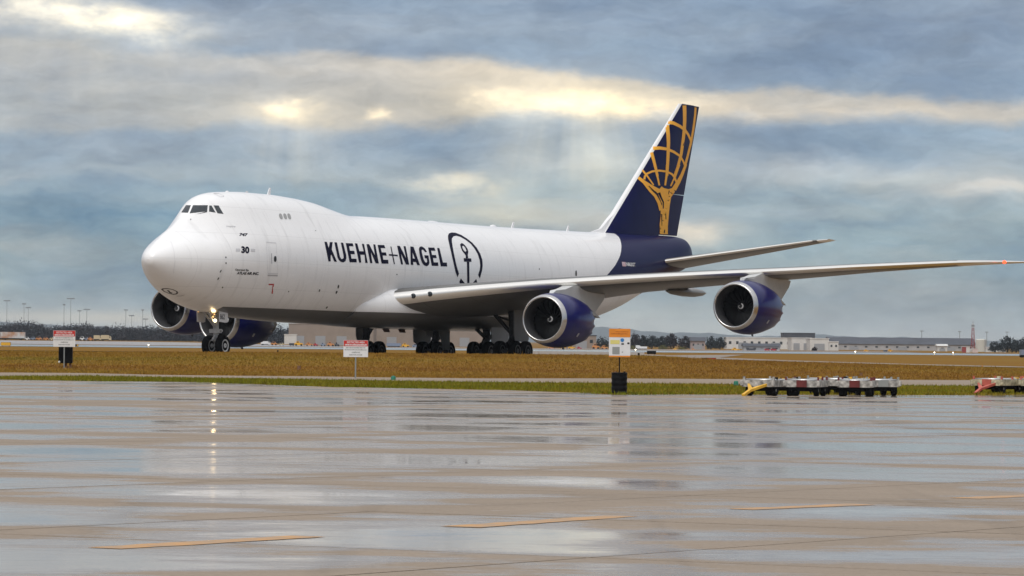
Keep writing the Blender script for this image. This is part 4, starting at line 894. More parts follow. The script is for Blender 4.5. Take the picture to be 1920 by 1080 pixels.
def words(name,body,x,z,h,w,y,m,parent):
    c=bpy.data.curves.new('t','FONT'); c.body=body; c.align_x='CENTER'; c.offset=.015; to=bpy.data.objects.new('t',c); COL.objects.link(to)
    me=bpy.data.meshes.new_from_object(to.evaluated_get(bpy.context.evaluated_depsgraph_get())); bpy.data.objects.remove(to,do_unlink=True)
    co=np.array([v.co[:] for v in me.vertices]); mn,mx=co.min(0),co.max(0)
    for v in me.vertices: v.co=(x+((v.co.x-mn[0])/(mx[0]-mn[0])-.5)*w,y,z+(v.co.y-mn[1])/(mx[1]-mn[1])*h)
    me.materials.append(m); return link(name,me,parent)
def scrib(x0,x1,z,h,seed,gap=.012):
    r=random.Random(seed); q=[]; x=x0
    while x<x1:
        l=r.uniform(.012,.05); q.append((x,z,min(x+l,x1),z+h*r.uniform(.7,1))); x+=l+r.uniform(.006,.02)
    return q
def warning_sign(u,vbase,vtop,vbot,wpx,label):
    p=ghit(u,vbase); k=p.y/FPX; h0=(vbase-vbot)*k; h1=(vbase-vtop)*k; w=wpx*k
    s=empty('warning_sign',p,R(3),label,'sign','restricted area signs by the taxiway')
    mb=MB(); mb.tube((0,.03,-.05),(0,.03,h1-.05),.03); mb.build('post',M_post,s)
    mb=MB(); mb.box((-w/2,-.012,h0),(w/2,.008,h1)); b=mb.build('panel',M_signw,s)
    H=h1-h0; flat('red_header',[(-w/2+.01,h0+H*.64,w/2-.01,h1-.012)],-.012,M_signr,b)
    words('lettering','RESTRICTED AREA',0,h0+H*.82,H*.115,w*.72,-.0205,M_signw,b)
    flat('small_print',scrib(-w*.44,w*.44,h0+H*.68,H*.10,3),-.012,M_signw,b,-.0085)
    q=scrib(-w*.40,w*.40,h0+H*.52,H*.07,5)+scrib(-w*.45,w*.45,h0+H*.40,H*.07,6)+scrib(-w*.16,w*.16,h0+H*.24,H*.09,7)+scrib(-w*.26,w*.26,h0+H*.10,H*.07,8)
    flat('small_print',q,-.012,M_pg,b); return s,p,k
s1,p1,k1=warning_sign(120,691,620,650.5,41,'red and white warning sign in front of a black box')
s2,p2,k2=warning_sign(666.5,711,638,669.5,46,'red and white warning sign beside the green verge, bare ground behind')
# black box behind the first sign
q=at(123,681,p1.y+.7); bz=tz(q.x,q.y); bx=empty('equipment_box',(q.x,q.y,bz),0,'black equipment box on wooden feet behind the warning sign','box')
zb=q.z-bz; w=25.5*k1
mb=MB(); mb.box((-w/2,-.2,zb),(w/2,.2,zb+31*k1)); o=mb.build('housing',M_dark,bx); mo=o.modifiers.new('b','BEVEL'); mo.width=.03; mo.segments=2
for x in(-w*.05,w*.28):
    mb=MB(); mb.box((x,-.05,-.05),(x+.10,.05,zb+.02)); mb.build('foot',M_wood,bx)
mb=MB(); mb.lathe([(-.055,.005),(-.04,.04),(0,.055),(.04,.04),(.055,.005)],12,'z'); mb.build('knob',M_ball,bx,(-w*.43,-.24,zb+.06),smooth=True)
# information board standing in a drum
p=ghit(1160.5,738); p=Vector((p.x,p.y-.35,0)); k=p.y/FPX
ib=empty('information_board',(p.x,p.y,.0),0,'orange and white information board on a black post set in a drum','sign')
dr=empty('ballast_drum',(p.x,p.y,.0),0,'ribbed black drum holding up the information board','drum')
r=15.*k; H=40*k; mb=MB(); pr=[(0,r*.93)]
for i in range(1,17): z=H*i/17; pr.append((z,r*(1.0 if i%4 in(0,1) else .955)))
pr+=[(H-.01,r*.98),(H,r*.94)]; mb.lathe(pr,28,'z'); mb.build('shell',M_drum,dr,smooth=35)
for a in(-.7,.9): mb=MB(); mb.lathe([(H-.01,.035),(H+.035,.035)],10,'z',(r*.8*math.sin(a),-r*.4,0)); mb.build('bung',M_wood if a<0 else M_drum,dr)
z0,z1=(738-669.5)*k,(738-616)*k; w=40*k
mb=MB(); mb.box((-.022,.012,H-.02),(.022,.05,z1+.015)); mb.build('post',M_dark,ib)
mb=MB(); mb.box((-w/2,-.008,z0),(w/2,.012,z1)); b=mb.build('panel',M_signw,ib); Hh=z1-z0
flat('header',[(-w/2,z0+Hh*.70,w/2,z1-.004)],-.008,M_signo,b); flat('footer',[(-w/2,z0+.003,w/2,z0+Hh*.055)],-.008,M_signo,b)
flat('small_print',scrib(-w*.42,w*.36,z0+Hh*.80,Hh*.05,21)+scrib(-w*.2,w*.4,z0+Hh*.88,Hh*.03,22),-.008,mat('print_rust',(.45,.12,.01),.5),b,-.008)
flat('picture',[(-w*.34,z0+Hh*.10,.0,z0+Hh*.36)],-.008,M_pg,b); flat('yellow_note',[(-w*.44,z0+Hh*.46,0,z0+Hh*.60)],-.008,M_py,b)
mb=MB(); mb.lathe([(-.001,.001),(0,.062),(.001,.001)],16,'y'); mb.build('blue_badge',M_blue,b,(w*.12,-.016,z0+Hh*.60),smooth=True)
flat('small_print',[(w*.36,z0+Hh*.46,w*.46,z0+Hh*.52),(w*.08,z0+Hh*.44,w*.2,z0+Hh*.49),(w*.1,z0+Hh*.17,w*.16,z0+Hh*.19)],-.008,M_dark,b)
# ---- cargo dollies
M_dw=mat('scuffed_white_steel',(.40,.38,.35),.55,var=.5,scale=6.,detail=8); M_dc=mat('scuffed_cream_steel',(.46,.42,.29),.55,var=.4,scale=7.,detail=8); M_dr=mat('dull_red_steel',(.13,.018,.016),.5,var=.2,scale=6.); M_rol=mat('roller_steel',(.6,.6,.6),.3,metal=.8)
M_salm=mat('faded_red_drawbar',(.45,.10,.07),.55,var=.2,scale=5.)
DT=MB(); DT.lathe([(-.07,.10),(-.085,.16),(-.06,.19),(.06,.19),(.085,.16),(.07,.10)],20,'y'); DTY=DT.mesh('dolly_tyre',M_rub,50)
DT=MB(); DT.lathe([(-.075,.02),(-.06,.10),(.06,.10),(.075,.02)],14,'y'); DRI=DT.mesh('dolly_rim',M_pg,50)
def dolly(u,v,rz,label,body,plate,bar=None,bardir=-1):
    p=g0(u,v); t=empty('cargo_dolly',(p.x,p.y,0),rz,label,'dolly','low cargo dollies parked at the apron edge'); l,w=1.12,.56
    mb=MB()
    for y in(-w,w-.06): mb.box((-l,y,.30),(l,y+.06,.52))
    for x in(-l,l-.06): mb.box((x,-w+.06,.30),(x+.06,w-.06,.52))
    for x in(-.5,.5): mb.box((x-.04,-w+.06,.31),(x+.04,w-.06,.42))
    fr_=mb.build('frame',body,t)
    mb=MB(); mb.csm=True
    for i in range(9):
        x=-.98+i*1.96/8; mb.tube((x,-w+.07,.525),(x,w-.07,.525),.035,n=8)
    tag(mb.build('roller_bed',M_rol,t),kind='stuff')
    for x,y in((-l+.1,-w+.03),(-l+.1,w-.03),(l-.1,-w+.03),(l-.1,w-.03),(0,-w+.03)):
        mb=MB(); mb.box((x-.03,y-.03,.50),(x+.03,y+.03,.63)); mb.build('stop_post',plate,t)
    for s in(-1,1):
        mb=MB(); mb.box((s*(l+.012)-.012,-.17,.30),(s*(l+.012)+.012,.17,.53)); mb.build('end_plate',plate,t)
    for x in(-l+.35,l-.35):
        mb=MB(); mb.tube((x,-w+.1,.19),(x,w-.1,.19),.03); mb.box((x-.05,-.5,.19),(x+.05,.5,.32)); mb.build('axle',M_dark,t)
        for y in(-w+.12,w-.12): link('tyre',DTY,t,(x,y,.19)); link('rim',DRI,t,(x,y,.19))
    for i in range(4):
        x,y=random.uniform(-.9,.9),random.choice((-1,1))*random.uniform(.2,.48); mb=MB(); mb.box((x-.09,y-.05,.54),(x+.09,y+.05,.58+random.uniform(0,.05))); mb.build('pallet_lock',random.choice((M_yel,body,M_dark)),t)
    for x in(-l,l):
        for y in(-w,w): mb=MB(); mb.lathe([(.33,.02),(.34,.06),(.49,.06),(.5,.02)],10,'z',(x,y,0)); mb.build('corner_bumper',body,t,smooth=40)
    if bar:
        mb=MB(); s=bardir
        mb.prism([(s*(l-.1),-.34),(s*(l+.02),-.34),(s*(l+.62),-.05),(s*(l+1.15),-.05),(s*(l+1.15),.05),(s*(l+.62),.05),(s*(l+.02),.34),(s*(l-.1),.34),(s*(l+.42),0)],'z',-.04,.04)
        rot=Matrix.Rotation(R(17)*s,3,'Y'); pv=Vector((s*l,0,.36)); mb.v=[tuple(pv+rot@(Vector(q)-Vector((s*l,0,0)))) for q in mb.v]
        mb.build('drawbar',bar,t)
    return t
M_red2=M_dr
dolly(1447,742,R(62),'scuffed white cargo dolly with a yellow drawbar',M_dw,M_dw,M_yel,-1)
dolly(1512,742.5,R(78),'scuffed white cargo dolly with dark red end plate, next to the yellow drawbar',M_dw,M_dr)
dolly(1560,739.5,R(104),'scuffed white cargo dolly set back behind its neighbours in the row',M_dw,M_pg)
dolly(1606,743,R(82),'scuffed white cargo dolly with dark red end plate, next to last of its row',M_dw,M_dr)
dolly(1642,741.5,R(98),'scuffed white cargo dolly ending the row on the open wet side',M_dw,M_pg)
dolly(1872,738.5,R(62),'cream cargo dolly with a faded red drawbar',M_dc,M_salm,M_salm,-1)
dolly(1945,739,R(80),'cream cargo dolly parked beyond the one with the red drawbar',M_dc,M_salm)
# ---- small markers
def marker(u,v,wpx,hpx,m,name,label,cat,group=None,shape='dome'):
    p=ghit(u,v); k=p.y/FPX; r=wpx*k/2; h=hpx*k; mb=MB()
    pr=[(-.03,r),(h*.7,r),(h*.92,r*.8),(h,.01)] if shape=='dome' else [(-.03,r*1.25),(h*.06,r*1.25),(h*.07,r),(h*.95,r*.25),(h,r*.22)]
    if shape=='post': pr=[(-.03,r),(h,r*.9)]
    mb.lathe(pr,12,'z'); return tag(mb.build(name,m,None,p,smooth=40),label,cat,group)
marker(737.5,713.5,9,9,M_green,'utility_marker','small green utility marker in the verge near the warning sign','marker')
marker(1380,724,9,10,M_green,'utility_marker','small green utility marker in the verge beside the cargo dollies','marker')
marker(560.5,694,7,8,M_wood,'stub_post','short brown stub post alone in the dry grass under the nose','post',None,'post')
marker(1614.5,706,6,7,M_wood,'stub_post','short brown stub post in the dry grass behind the dollies','post',None,'post')
def marker_at(u,vb,D,wpx,hpx,m,name,label,cat,shape):
    p=at(u,vb,D); z=tz(p.x,p.y); k=D/FPX; r=wpx*k/2; h=hpx*k; mb=MB()
    pr=[(0,r*1.3),(h*.08,r*1.3),(h*.09,r),(h*.95,r*.3),(h,r*.28)] if shape=='cone' else [(0,r),(h,r*.9)]
    mb.lathe(pr,12,'z'); o=mb.build(name,m,None,(p.x,p.y,z),smooth=40); return tag(o,label,cat)
marker_at(260.5,668,300,8,13,M_cone,'traffic_cone','orange traffic cone on the taxiway ahead of the aircraft nose','cone','cone')
marker_at(1842,687.5,262,5,8,M_cone,'traffic_cone','orange traffic cone on the thin strip behind the cream dollies','cone','cone')
marker_at(521,661,430,3,7,M_dark,'edge_post','thin dark edge post in the brown grass under the forward fuselage','post','post')
marker_at(1197.5,664,420,4,9,M_dark,'edge_post','thin dark edge post next to the information board','post','post')
# ---- airfield signs
def guide_sign(u,vb,D,wpx,hpx,faces,label,cat='sign'):
    p=at(u,vb,D); z=tz(p.x,p.y); k=D/FPX; w=wpx*k; h=hpx*k
    s=empty('airfield_sign',(p.x,p.y,z),0,label,cat)
    mb=MB(); mb.box((-w/2,-.1,.10),(w/2,.1,.10+h)); o=mb.build('housing',M_dark,s)
    for x in(-w*.35,w*.35): mb=MB(); mb.tube((x,0,-.05),(x,0,.12),.04,n=8); mb.build('leg',M_dark,s)
    for (a,b,m) in faces: flat('face',[(-w/2+a*w+.02,.13,-w/2+b*w-.02,.07+h)],-.1,m,s)
guide_sign(11,645,640,18.5,6.5,[(0,1,M_yel)],'yellow airfield sign beside the far runway near the mural trailer')
guide_sign(144,644.5,640,6,4,[(.5,1,M_yel)],'small black and yellow airfield sign close to the boxed warning sign')
guide_sign(1221.5,664,520,17,6,[],'black back of an airfield sign right of the information board')
guide_sign(1262,678,330,32,6,[(0,1,M_pg)],'grey weathered airfield sign back on the taxiway strip')
guide_sign(1328,678,330,29,6,[(0,.35,M_dark),(.42,1,M_signr)],'black and red airfield sign on the taxiway strip')
mb=MB()
M_rl=mat('runway_lamp_lit',(1,1,.9),.3,emit=(1,.95,.8),estr=5.)
for u,vb,D,lb in((278.5,648,690,'lit runway lamp before the wood, close to the starboard engine'),(1191.5,663,680,'lit runway lamp peeping out beside the information board'),(1603.5,663.5,690,'lit runway lamp on its own before the very long grey building'),(1752,666,690,'lit runway lamp before the small pale cabin, farther from the striped shelter'),(1787,667,690,'lit runway lamp just before the striped shelter')):
    p=at(u,vb,D); z=tz(p.x,p.y); t=empty('runway_lamp',(p.x,p.y,z),0,lb,'lamp','runway edge lamps')
    mb=MB(); mb.tube((0,0,0),(0,0,.28),.04,n=8); mb.build('stem',M_yel,t)
    mb=MB(); mb.lathe([(.28,.07),(.33,.09),(.39,.07),(.42,.01)],12,'z'); mb.build('lens',M_rl,t,smooth=60)
# ============================================================ far background
M_mast=mat('mast_steel',(.26,.28,.30),.5)
def mast(u,vt,vb,D,lab,arms=3):
    p=at(u,vb,D); z=tz(p.x,p.y); q=at(u,vt,D); h=q.z-z; t=empty('light_mast',(p.x,p.y,z),0,lab,'light mast','apron light masts behind the wood')
    mb=MB(); mb.tube((0,0,0),(0,0,h),.16,.09,8); mb.build('pole',M_mast,t)
    mb=MB(); w=arms*.34; mb.box((-w,-.2,h-.25),(w,.2,h-.05))
    for i in range(arms): x=-w+.3+i*(2*w-.6)/max(arms-1,1); mb.box((x-.28,-.45,h-.65),(x+.28,.1,h-.25))
    mb.build('lamp_head',M_mast,t)
for u,vt,a,lb in((12.3,562.5,5,'broad-headed light mast rising above the mural trailer'),(44.5,568.5,3,'slim light mast near the mural trailer, taller of a close pair'),(52.5,575.5,4,'shorter light mast of the close pair near the mural trailer'),(119.5,570,2,'thin-headed light mast directly over the boxed warning sign'),(132,558.5,6,'tallest light mast, with the widest lamp head'),(148.5,581.5,3,'short light mast between the tallest and a broad-headed mast'),(162.3,579,5,'short broad-headed light mast over the parked white van'),(235.5,580,3,'slim faint light mast, farthest from the engine in its group of four'),(246.5,590.5,4,'short light mast with square head in the group of four'),(267,580,2,'thin light mast, tallest beside the outer starboard engine'),(272.5,597,4,'lowest light mast, touching the outer starboard engine')): mast(u,vt,637,2250,lb,a)
for u,vt,LR in((1799,621,'faint mast just before the red and white tower'),(1850,622,'faint mast rising beside the round storage tank'),(1888,622,'faint mast standing out of the broad dark tree'),(1728,620,'faint mast over the middle of the long dark roof')):
    p=at(u,660,2300); z=tz(p.x,p.y); h=at(u,vt,2300).z-z; t=empty('light_mast',(p.x,p.y,z),0,LR,'light mast','faint masts behind the long dark roof')
    mb=MB(); mb.tube((0,0,0),(0,0,h),.22,.14,6); mb.build('pole',M_mast,t); mb=MB(); mb.box((-.9,-.2,h-.4),(.9,.2,h)); mb.build('lamp_head',M_mast,t)
# ---- woods and trees
M_wood_far=mat('bare_winter_branches',(.010,.012,.020),.9,col2=(.028,.022,.026),scale=.06); M_leaf=mat('dark_evergreen_leaf',(.014,.022,.022),.85,col2=(.008,.012,.014),scale=.3); M_leaf2=mat('winter_purple_brown_twig',(.045,.028,.032),.9,col2=(.02,.014,.018),scale=.3); M_olive=mat('olive_shrub_leaf',(.14,.13,.04),.9,var=.3,scale=.5); M_trunk=mat('tree_bark',(.05,.04,.035),.9)
def clump(n,c,rad,size,seed,flatz=1.):
    r=np.random.default_rng(seed); d=r.normal(size=(n,3)); d/=np.linalg.norm(d,axis=1)[:,None]; rr=r.uniform(.25,1,n)**.5
    lob=1+.28*np.sin(3*np.arctan2(d[:,1],d[:,0])+seed)+.18*np.sin(5*d[:,2]+seed*1.7)
    P=np.array(c)+d*(rr*lob)[:,None]*np.array(rad); s=size*r.uniform(.5,1.3,n); a=r.normal(size=(n,3)); a/=np.linalg.norm(a,axis=1)[:,None]; b=np.cross(a,r.normal(size=(n,3))); b/=np.linalg.norm(b,axis=1)[:,None]
    return np.stack([P+a*s[:,None],P-a*s[:,None]*.6+b*s[:,None]*.7,P-a*s[:,None]*.5-b*s[:,None]*.7],1)
def trimesh(name,T,m,parent=None,loc=None):
    n=len(T); me=bpy.data.meshes.new(name); me.vertices.add(3*n); me.vertices.foreach_set('co',T.reshape(-1).astype(np.float32)); me.loops.add(3*n); me.loops.foreach_set('vertex_index',np.arange(3*n)); me.polygons.add(n); me.polygons.foreach_set('loop_start',np.arange(n)*3); me.polygons.foreach_set('loop_total',np.full(n,3)); me.update(calc_edges=True); me.materials.append(m)
    return link(name,me,parent,loc)
T_=[]; D=2000; kk=D/FPX; us=np.arange(-120,640,3.2)
topv=lambda u: np.interp(u,[-120,0,12,30,70,85,100,120,160,172,185,205,240,280,400,480,520,545,640],[610,610,605,603,605,612,611,610,608,609,613,611,613,612,611,612,612,616,620])
for i,u in enumerate(us):
    dd=D+random.uniform(-60,220); v=topv(u)+random.uniform(-1.5,4); p=at(u,638,dd); z=tz(p.x,p.y); h=at(u,v,dd).z-z
    T_.append(clump(230,(p.x,dd,z+h*.52),(random.uniform(1.6,2.6),2.2,h*.50),.42,i))
    T_.append(clump(120,(p.x,dd-3,z+h*.2),(2.2,1.5,h*.24),.5,i+999))
tag(trimesh('winter_wood',np.concatenate(T_),M_wood_far),'long dark leafless wood beyond the far apron','wood',kind='stuff')
def tree(u,vt,vb,wpx,D,m,label,group,seed):
    p=at(u,vb,D); z=tz(p.x,p.y); h=at(u,vt,D).z-z; w=wpx*D/FPX/2; t=empty('tree',(p.x,p.y,z),0,label,'tree',group)
    mb=MB(); mb.csm=True; mb.tube((0,0,-.1),(.1,0,h*.55),w*.10+.08,.06,7)
    for a in range(4): an_=a*1.6+seed; mb.tube((.03,0,h*.25),(math.cos(an_)*w*.5,math.sin(an_)*w*.5,h*(.55+.06*a)),.09,.03,5)
    mb.build('trunk',M_trunk,t)
    C=[clump(520,(0,0,h*.52),(w*1.05,w*.9,h*.46),h*.075,seed),clump(200,(-w*.55,0,h*.36),(w*.62,w*.5,h*.26),h*.075,seed+1),clump(200,(w*.55,0,h*.40),(w*.62,w*.5,h*.27),h*.075,seed+2),clump(110,(w*.1,0,h*.85),(w*.4,w*.4,h*.16),h*.05,seed+3)]
    trimesh('crown',np.concatenate(C),m,t)
G='trees beyond the runway right of the information board'
for i,(u,vt,vb,w,m,lab) in enumerate([(1190,626,654,20,M_leaf2,'thin bare tree just right of the information board'),(1206,629,655,18,M_leaf,'dark tree behind the white roadside cabin'),(1222,629,655,22,M_leaf,'broad dark evergreen, first of the thick clump'),(1240,630,655,22,M_leaf,'broad dark evergreen, second of the thick clump'),(1258,625,655,20,M_leaf2,'taller purplish bare tree ending the thick clump'),(1284,630,655,22,M_leaf2,'rounded dark winter tree standing by itself in a gap'),(1296,634,655,14,M_leaf,'small dark tree leaning on the rounded winter tree'),(1333,632,654,17,M_leaf,'dark tree near the pale long shed, left of a pair'),(1350,633,654,20,M_leaf,'dark tree near the pale long shed, right of a pair'),(1128,633,654,26,M_leaf,'dark tree between the engine and the information board')]): tree(u,vt,vb,w,1700,m,lab,G,20+7*i)
G='trees at the far edge beyond the low wall'
for i,(u,vt,w,lab) in enumerate([(1866,640,22,'low dark tree behind the pale low wall'),(1889,631,30,'tall dark broad tree beyond the pale low wall'),(1906,638,18,'dark tree squeezed between the broad tree and the last tree'),(1921,635,20,'last dark tree beyond the low wall')]): tree(u,vt,661,w,1650,M_leaf,lab,G,140+7*i)
G='low shrubs beside the runway'
for i,(u,vt,vb,w,lab) in enumerate([(1186,648,656,11,'rust coloured round shrub by the information board'),(1243,647,657,16,'wide olive shrub below the thick evergreen clump'),(1278,650,656,14,'flat olive shrub below the rounded winter tree'),(1527,650,656,9,'dark round shrub against the white warehouse')]): tree(u,vt,vb,w,1250,M_olive if i<3 else M_leaf2,lab,G,220+7*i)
# ---- buildings
M_tan=mat('tan_metal_cladding',(.27,.215,.175),.6,var=.06,scale=.3); M_bw=mat('pale_concrete_wall',(.60,.59,.57),.7,var=.07,scale=.3); M_bg=mat('grey_block_wall',(.38,.37,.37),.7,var=.08,scale=.3); M_roof=mat('dark_slate_roof',(.055,.06,.075),.7,var=.15,scale=.2); M_win=mat('dark_window_glass',(.03,.035,.04),.2); M_door=mat('roller_door_grey',(.30,.31,.33),.6); M_tank=mat('tank_pale_paint',(.55,.54,.48),.5,var=.05,scale=.4)
def building(u0,u1,vt,vb,D,depth,wall,label,roof=None,win=0,doors=0,gable=0.):
    c=(u0+u1)/2; p=at(c,vb,D); z=tz(p.x,p.y)-.3; h=at(c,vt,D).z-z; w=(u1-u0)*D/FPX/2
    t=empty('building',(p.x,p.y,z),0,label,'building')
    if gable: hw=h*(1-gable)
    else: hw=h-.35
    mb=MB(); mb.box((-w,0,0),(w,depth,hw)); wl=mb.build('wall',wall,t); mb=MB()
    if gable: mb.prism([(-.5,hw),(depth+.5,hw),(depth*.62,h),(depth*.38,h)],'x',-w-.4,w+.4)
    else: mb.box((-w-.15,-.15,hw),(w+.15,depth+.15,h))
    mb.build('roof',roof or wall,t)
    for i in range(win):
        x=-w+(i+.5)*2*w/win; ww=min(.55,w/win*.4); mb=MB(); mb.box((x-ww,-.06,hw*.48),(x+ww,.05,hw*.72)); mb.build('window',M_win,t)
    for i in range(doors):
        x=-w+(i+.5)*2*w/doors; ww=min(2.,w/doors*.6); mb=MB(); mb.box((x-ww,-.08,0),(x+ww,.05,min(hw*.62,4.))); mb.build('door',M_door,t)
    return t
building(541,700,607,648,1750,40,M_tan,'large tan hangar seen beneath the forward belly',None,0,4)
building(700,905,611,647,1800,40,M_tan,'lower tan hangar seen between the landing gears',None,0,3)
building(533,556,626.5,632,1740,3,M_bw,'pale canopy jutting out from the large tan hangar')
building(1062,1118,628,655,1600,20,M_tan,'tan shed partly hidden behind the inner engine',M_roof,3,1)
building(1296,1322,632,655,1650,12,mat('grey_pink_render',(.36,.29,.28),.7),'small greyish pink house between the dark trees',M_roof,3,1,.3)
building(1362,1485,632.5,655,1900,25,M_bw,'long pale shed behind the outer engine',None,9,2)
building(1395,1462,644,655,1500,12,M_bg,'low grey hut with dark roof before the long pale shed',M_roof,5,1,.35)
building(1484,1522,633,656,1700,25,M_bw,'white warehouse block joined to the stepped warehouse',None,0,2)
building(1518.5,1554,634,656.5,1680,25,M_bw,'white stepped warehouse, its taller half',None,0,1)
building(1554.5,1572,640,656.5,1680,20,M_bw,'white stepped warehouse, its lower end',None,2,0)
building(1468,1528,624,640,2150,18,M_roof,'dark slate block rising behind the white warehouses',None,0,0)
building(1556,1828,633,657,1950,30,M_bg,'very long grey building with a dark slate roof',M_roof,14,3,.5)
building(1849,1886,650.5,660,1700,6,M_bw,'pale low wall building beyond the tank',None,4,0)
building(1758,1776,645,657,1800,8,M_bw,'small pale cabin before the very long grey building',M_bw,1,1,.25)
p=at(1839,660,1750); z=tz(p.x,p.y); h=at(1839,636,1750).z-z; r=10*1750/FPX; tk=empty('storage_tank',(p.x,p.y,z),0,'round pale storage tank beside the red and white tower','tank')
mb=MB(); mb.lathe([(0,r),(h*.95,r),(h,r*.85),(h*1.02,.02)],28,'z'); mb.build('shell',M_tank,tk,smooth=40); mb=MB(); mb.tube((r*.7,-r*.75,0),(r*.7,-r*.75,h),.12,n=6); mb.build('ladder',M_mast,tk)
# ---- red and white lattice tower with its shelter
M_tr=mat('tower_red',(.30,.05,.045),.6); M_tw=mat('tower_white',(.62,.60,.58),.6)
D=1500; p=at(1824,663,D); z=tz(p.x,p.y); h=at(1824,607,D).z-z; t=empty('lattice_tower',(p.x,p.y,z),0,'slim red and white lattice tower','tower'); nseg=7
for i in range(nseg):
    a,b=i/nseg,(i+1)/nseg; wa,wb=.72*(1-.6*a),.72*(1-.6*b); mb=MB()
    C0=[(-wa,-wa,h*a),(wa,-wa,h*a),(wa,wa,h*a),(-wa,wa,h*a)]; C1=[(-wb,-wb,h*b),(wb,-wb,h*b),(wb,wb,h*b),(-wb,wb,h*b)]
    for q in range(4): mb.tube(C0[q],C1[q],.05,n=6); mb.tube(C0[q],C1[(q+1)%4],.04,n=5); mb.tube(C0[(q+1)%4],C1[q],.04,n=5); mb.tube(C1[q],C1[(q+1)%4],.04,n=5)
    mb.build('lattice_section',M_tr if i%2==1 or i in(2,4) else M_tw,t)
mb=MB(); mb.tube((0,0,h),(0,0,h*1.1),.08,n=6); mb.box((-.5,-.5,h*.90),(.5,.5,h*.97)); mb.build('antenna',M_mast,t)
p=at(1812.5,664,1480); z=tz(p.x,p.y); k=1480/FPX; t=empty('equipment_shelter',(p.x,p.y,z),0,'small red and white striped shelter at the tower foot','shelter')
mb=MB(); mb.box((-8*k,0,0),(-1*k,2.5,11*k)); mb.build('red_wall_panel',M_tr,t); mb=MB(); mb.box((-1*k+.01,.02,0),(6*k,2.5,11*k-.02)); mb.build('white_wall_panel',M_tw,t); mb=MB(); mb.box((-8.6*k,-.1,11*k),(6.6*k,2.6,11.8*k)); mb.build('roof',M_tw,t)
p=at(1828.5,664,1490); z=tz(p.x,p.y); t=empty('equipment_cabinet',(p.x,p.y,z),0,'pinkish white cabinet right of the striped shelter','cabinet')
mb=MB(); mb.box((-5*k,0,0),(5*k,1.5,7.5*k)); mb.build('housing',mat('pinkish_paint',(.60,.48,.45),.6),t); mb=MB(); mb.box((-5.4*k,-.08,7.5*k),(5.4*k,1.58,8.1*k)); mb.build('lid',M_tw,t)
# ---- distant vehicles
VT=MB(); VT.lathe([(-.16,.2),(-.16,.45),(.16,.45),(.16,.2)],14,'y'); VTY=VT.mesh('vehicle_tyre',M_rub,40)
def vehicle(u,vb,D,wpx,hpx,body,label,kind='truck',cab=None,group=None,cat='truck'):
    if 800<D<1100: D=1330 if u>1000 else 1200
    p=at(u,vb,D); z=tz(p.x,p.y); k=D/FPX; l=wpx*k/2; h=hpx*k; t=empty('service_vehicle',(p.x,p.y,z),0,label,cat,group); b=min(.35,h*.16)
    if kind=='truck':
        mb=MB(); mb.box((-l,-1.1,b*2),(l*.52,1.1,h)); mb.build('cargo_box',body,t); mb=MB(); mb.prism([(l*.56,b),(l,b),(l,b+(h-b)*.42),(l*.86,b+(h-b)*.8),(l*.56,b+(h-b)*.8)],'y',-1.05,1.05); cb=mb.build('cab',cab or body,t); mb=MB(); mb.box((l*.7,-1.07,b+(h-b)*.45),(l*.86,1.07,b+(h-b)*.7)); mb.build('window',M_win,cb); mb=MB(); mb.box((-l*.95,-.8,b),(l*.55,.8,b*1.98)); mb.build('chassis',M_dark,t)
    elif kind=='car':
        mb=MB(); mb.prism([(-l,b),(l,b),(l,b+(h-b)*.45),(l*.62,b+(h-b)*.55),(l*.32,h),(-l*.55,h),(-l*.85,b+(h-b)*.55),(-l,b+(h-b)*.5)],'y',-.9,.9); bd=mb.build('body',body,t); mb=MB(); mb.prism([(l*.5,b+(h-b)*.58),(l*.28,h*.95),(-l*.5,h*.95),(-l*.72,b+(h-b)*.58)],'y',-.915,.915); mb.build('window',M_win,bd)
    elif kind=='trailer':
        mb=MB(); mb.box((-l,-1.25,b*2.2),(l,1.25,h)); mb.build('cargo_box',body,t); mb=MB(); mb.box((-l*.9,-.8,b),(l*.9,.8,b*2.18)); mb.build('chassis',M_dark,t)
    elif kind=='tug':
        mb=MB(); mb.prism([(-l,b),(l,b),(l,b+(h-b)*.5),(l*.2,b+(h-b)*.55),(l*.05,h),(-l*.55,h),(-l*.6,b+(h-b)*.6),(-l,b+(h-b)*.6)],'y',-1.,1.); bd=mb.build('body',body,t); mb=MB(); mb.box((-l*.45,-1.015,b+(h-b)*.64),(l*.02,1.015,h-.12)); mb.build('window',M_win,bd)
    rw=min(.45,h*.2); 
    for x in(-l*.62,l*.68):
        for y in(-.85,.85): o=link('tyre',VTY,t,(x,y,rw)); o.scale=(rw/.45,1,rw/.45)
    return t
M_vw=mat('vehicle_white',(.72,.72,.72),.4); M_vt=mat('vehicle_tan',(.55,.46,.30),.5); M_vo=mat('vehicle_orange',(.55,.22,.06),.5); M_vy=mat('vehicle_yellow',(.75,.38,.02),.45); M_vr=mat('vehicle_red',(.42,.02,.03),.4); M_vb=mat('vehicle_blue_grey',(.20,.24,.33),.4); M_vd=mat('vehicle_dark',(.06,.06,.07),.4); M_mur=mat('mural_print',(.55,.58,.60),.5,col2=(.42,.22,.12),scale=.35,detail=3)
vehicle(24,637,1750,46,15,M_mur,'grey box trailer with a colourful mural','trailer',cat='trailer')
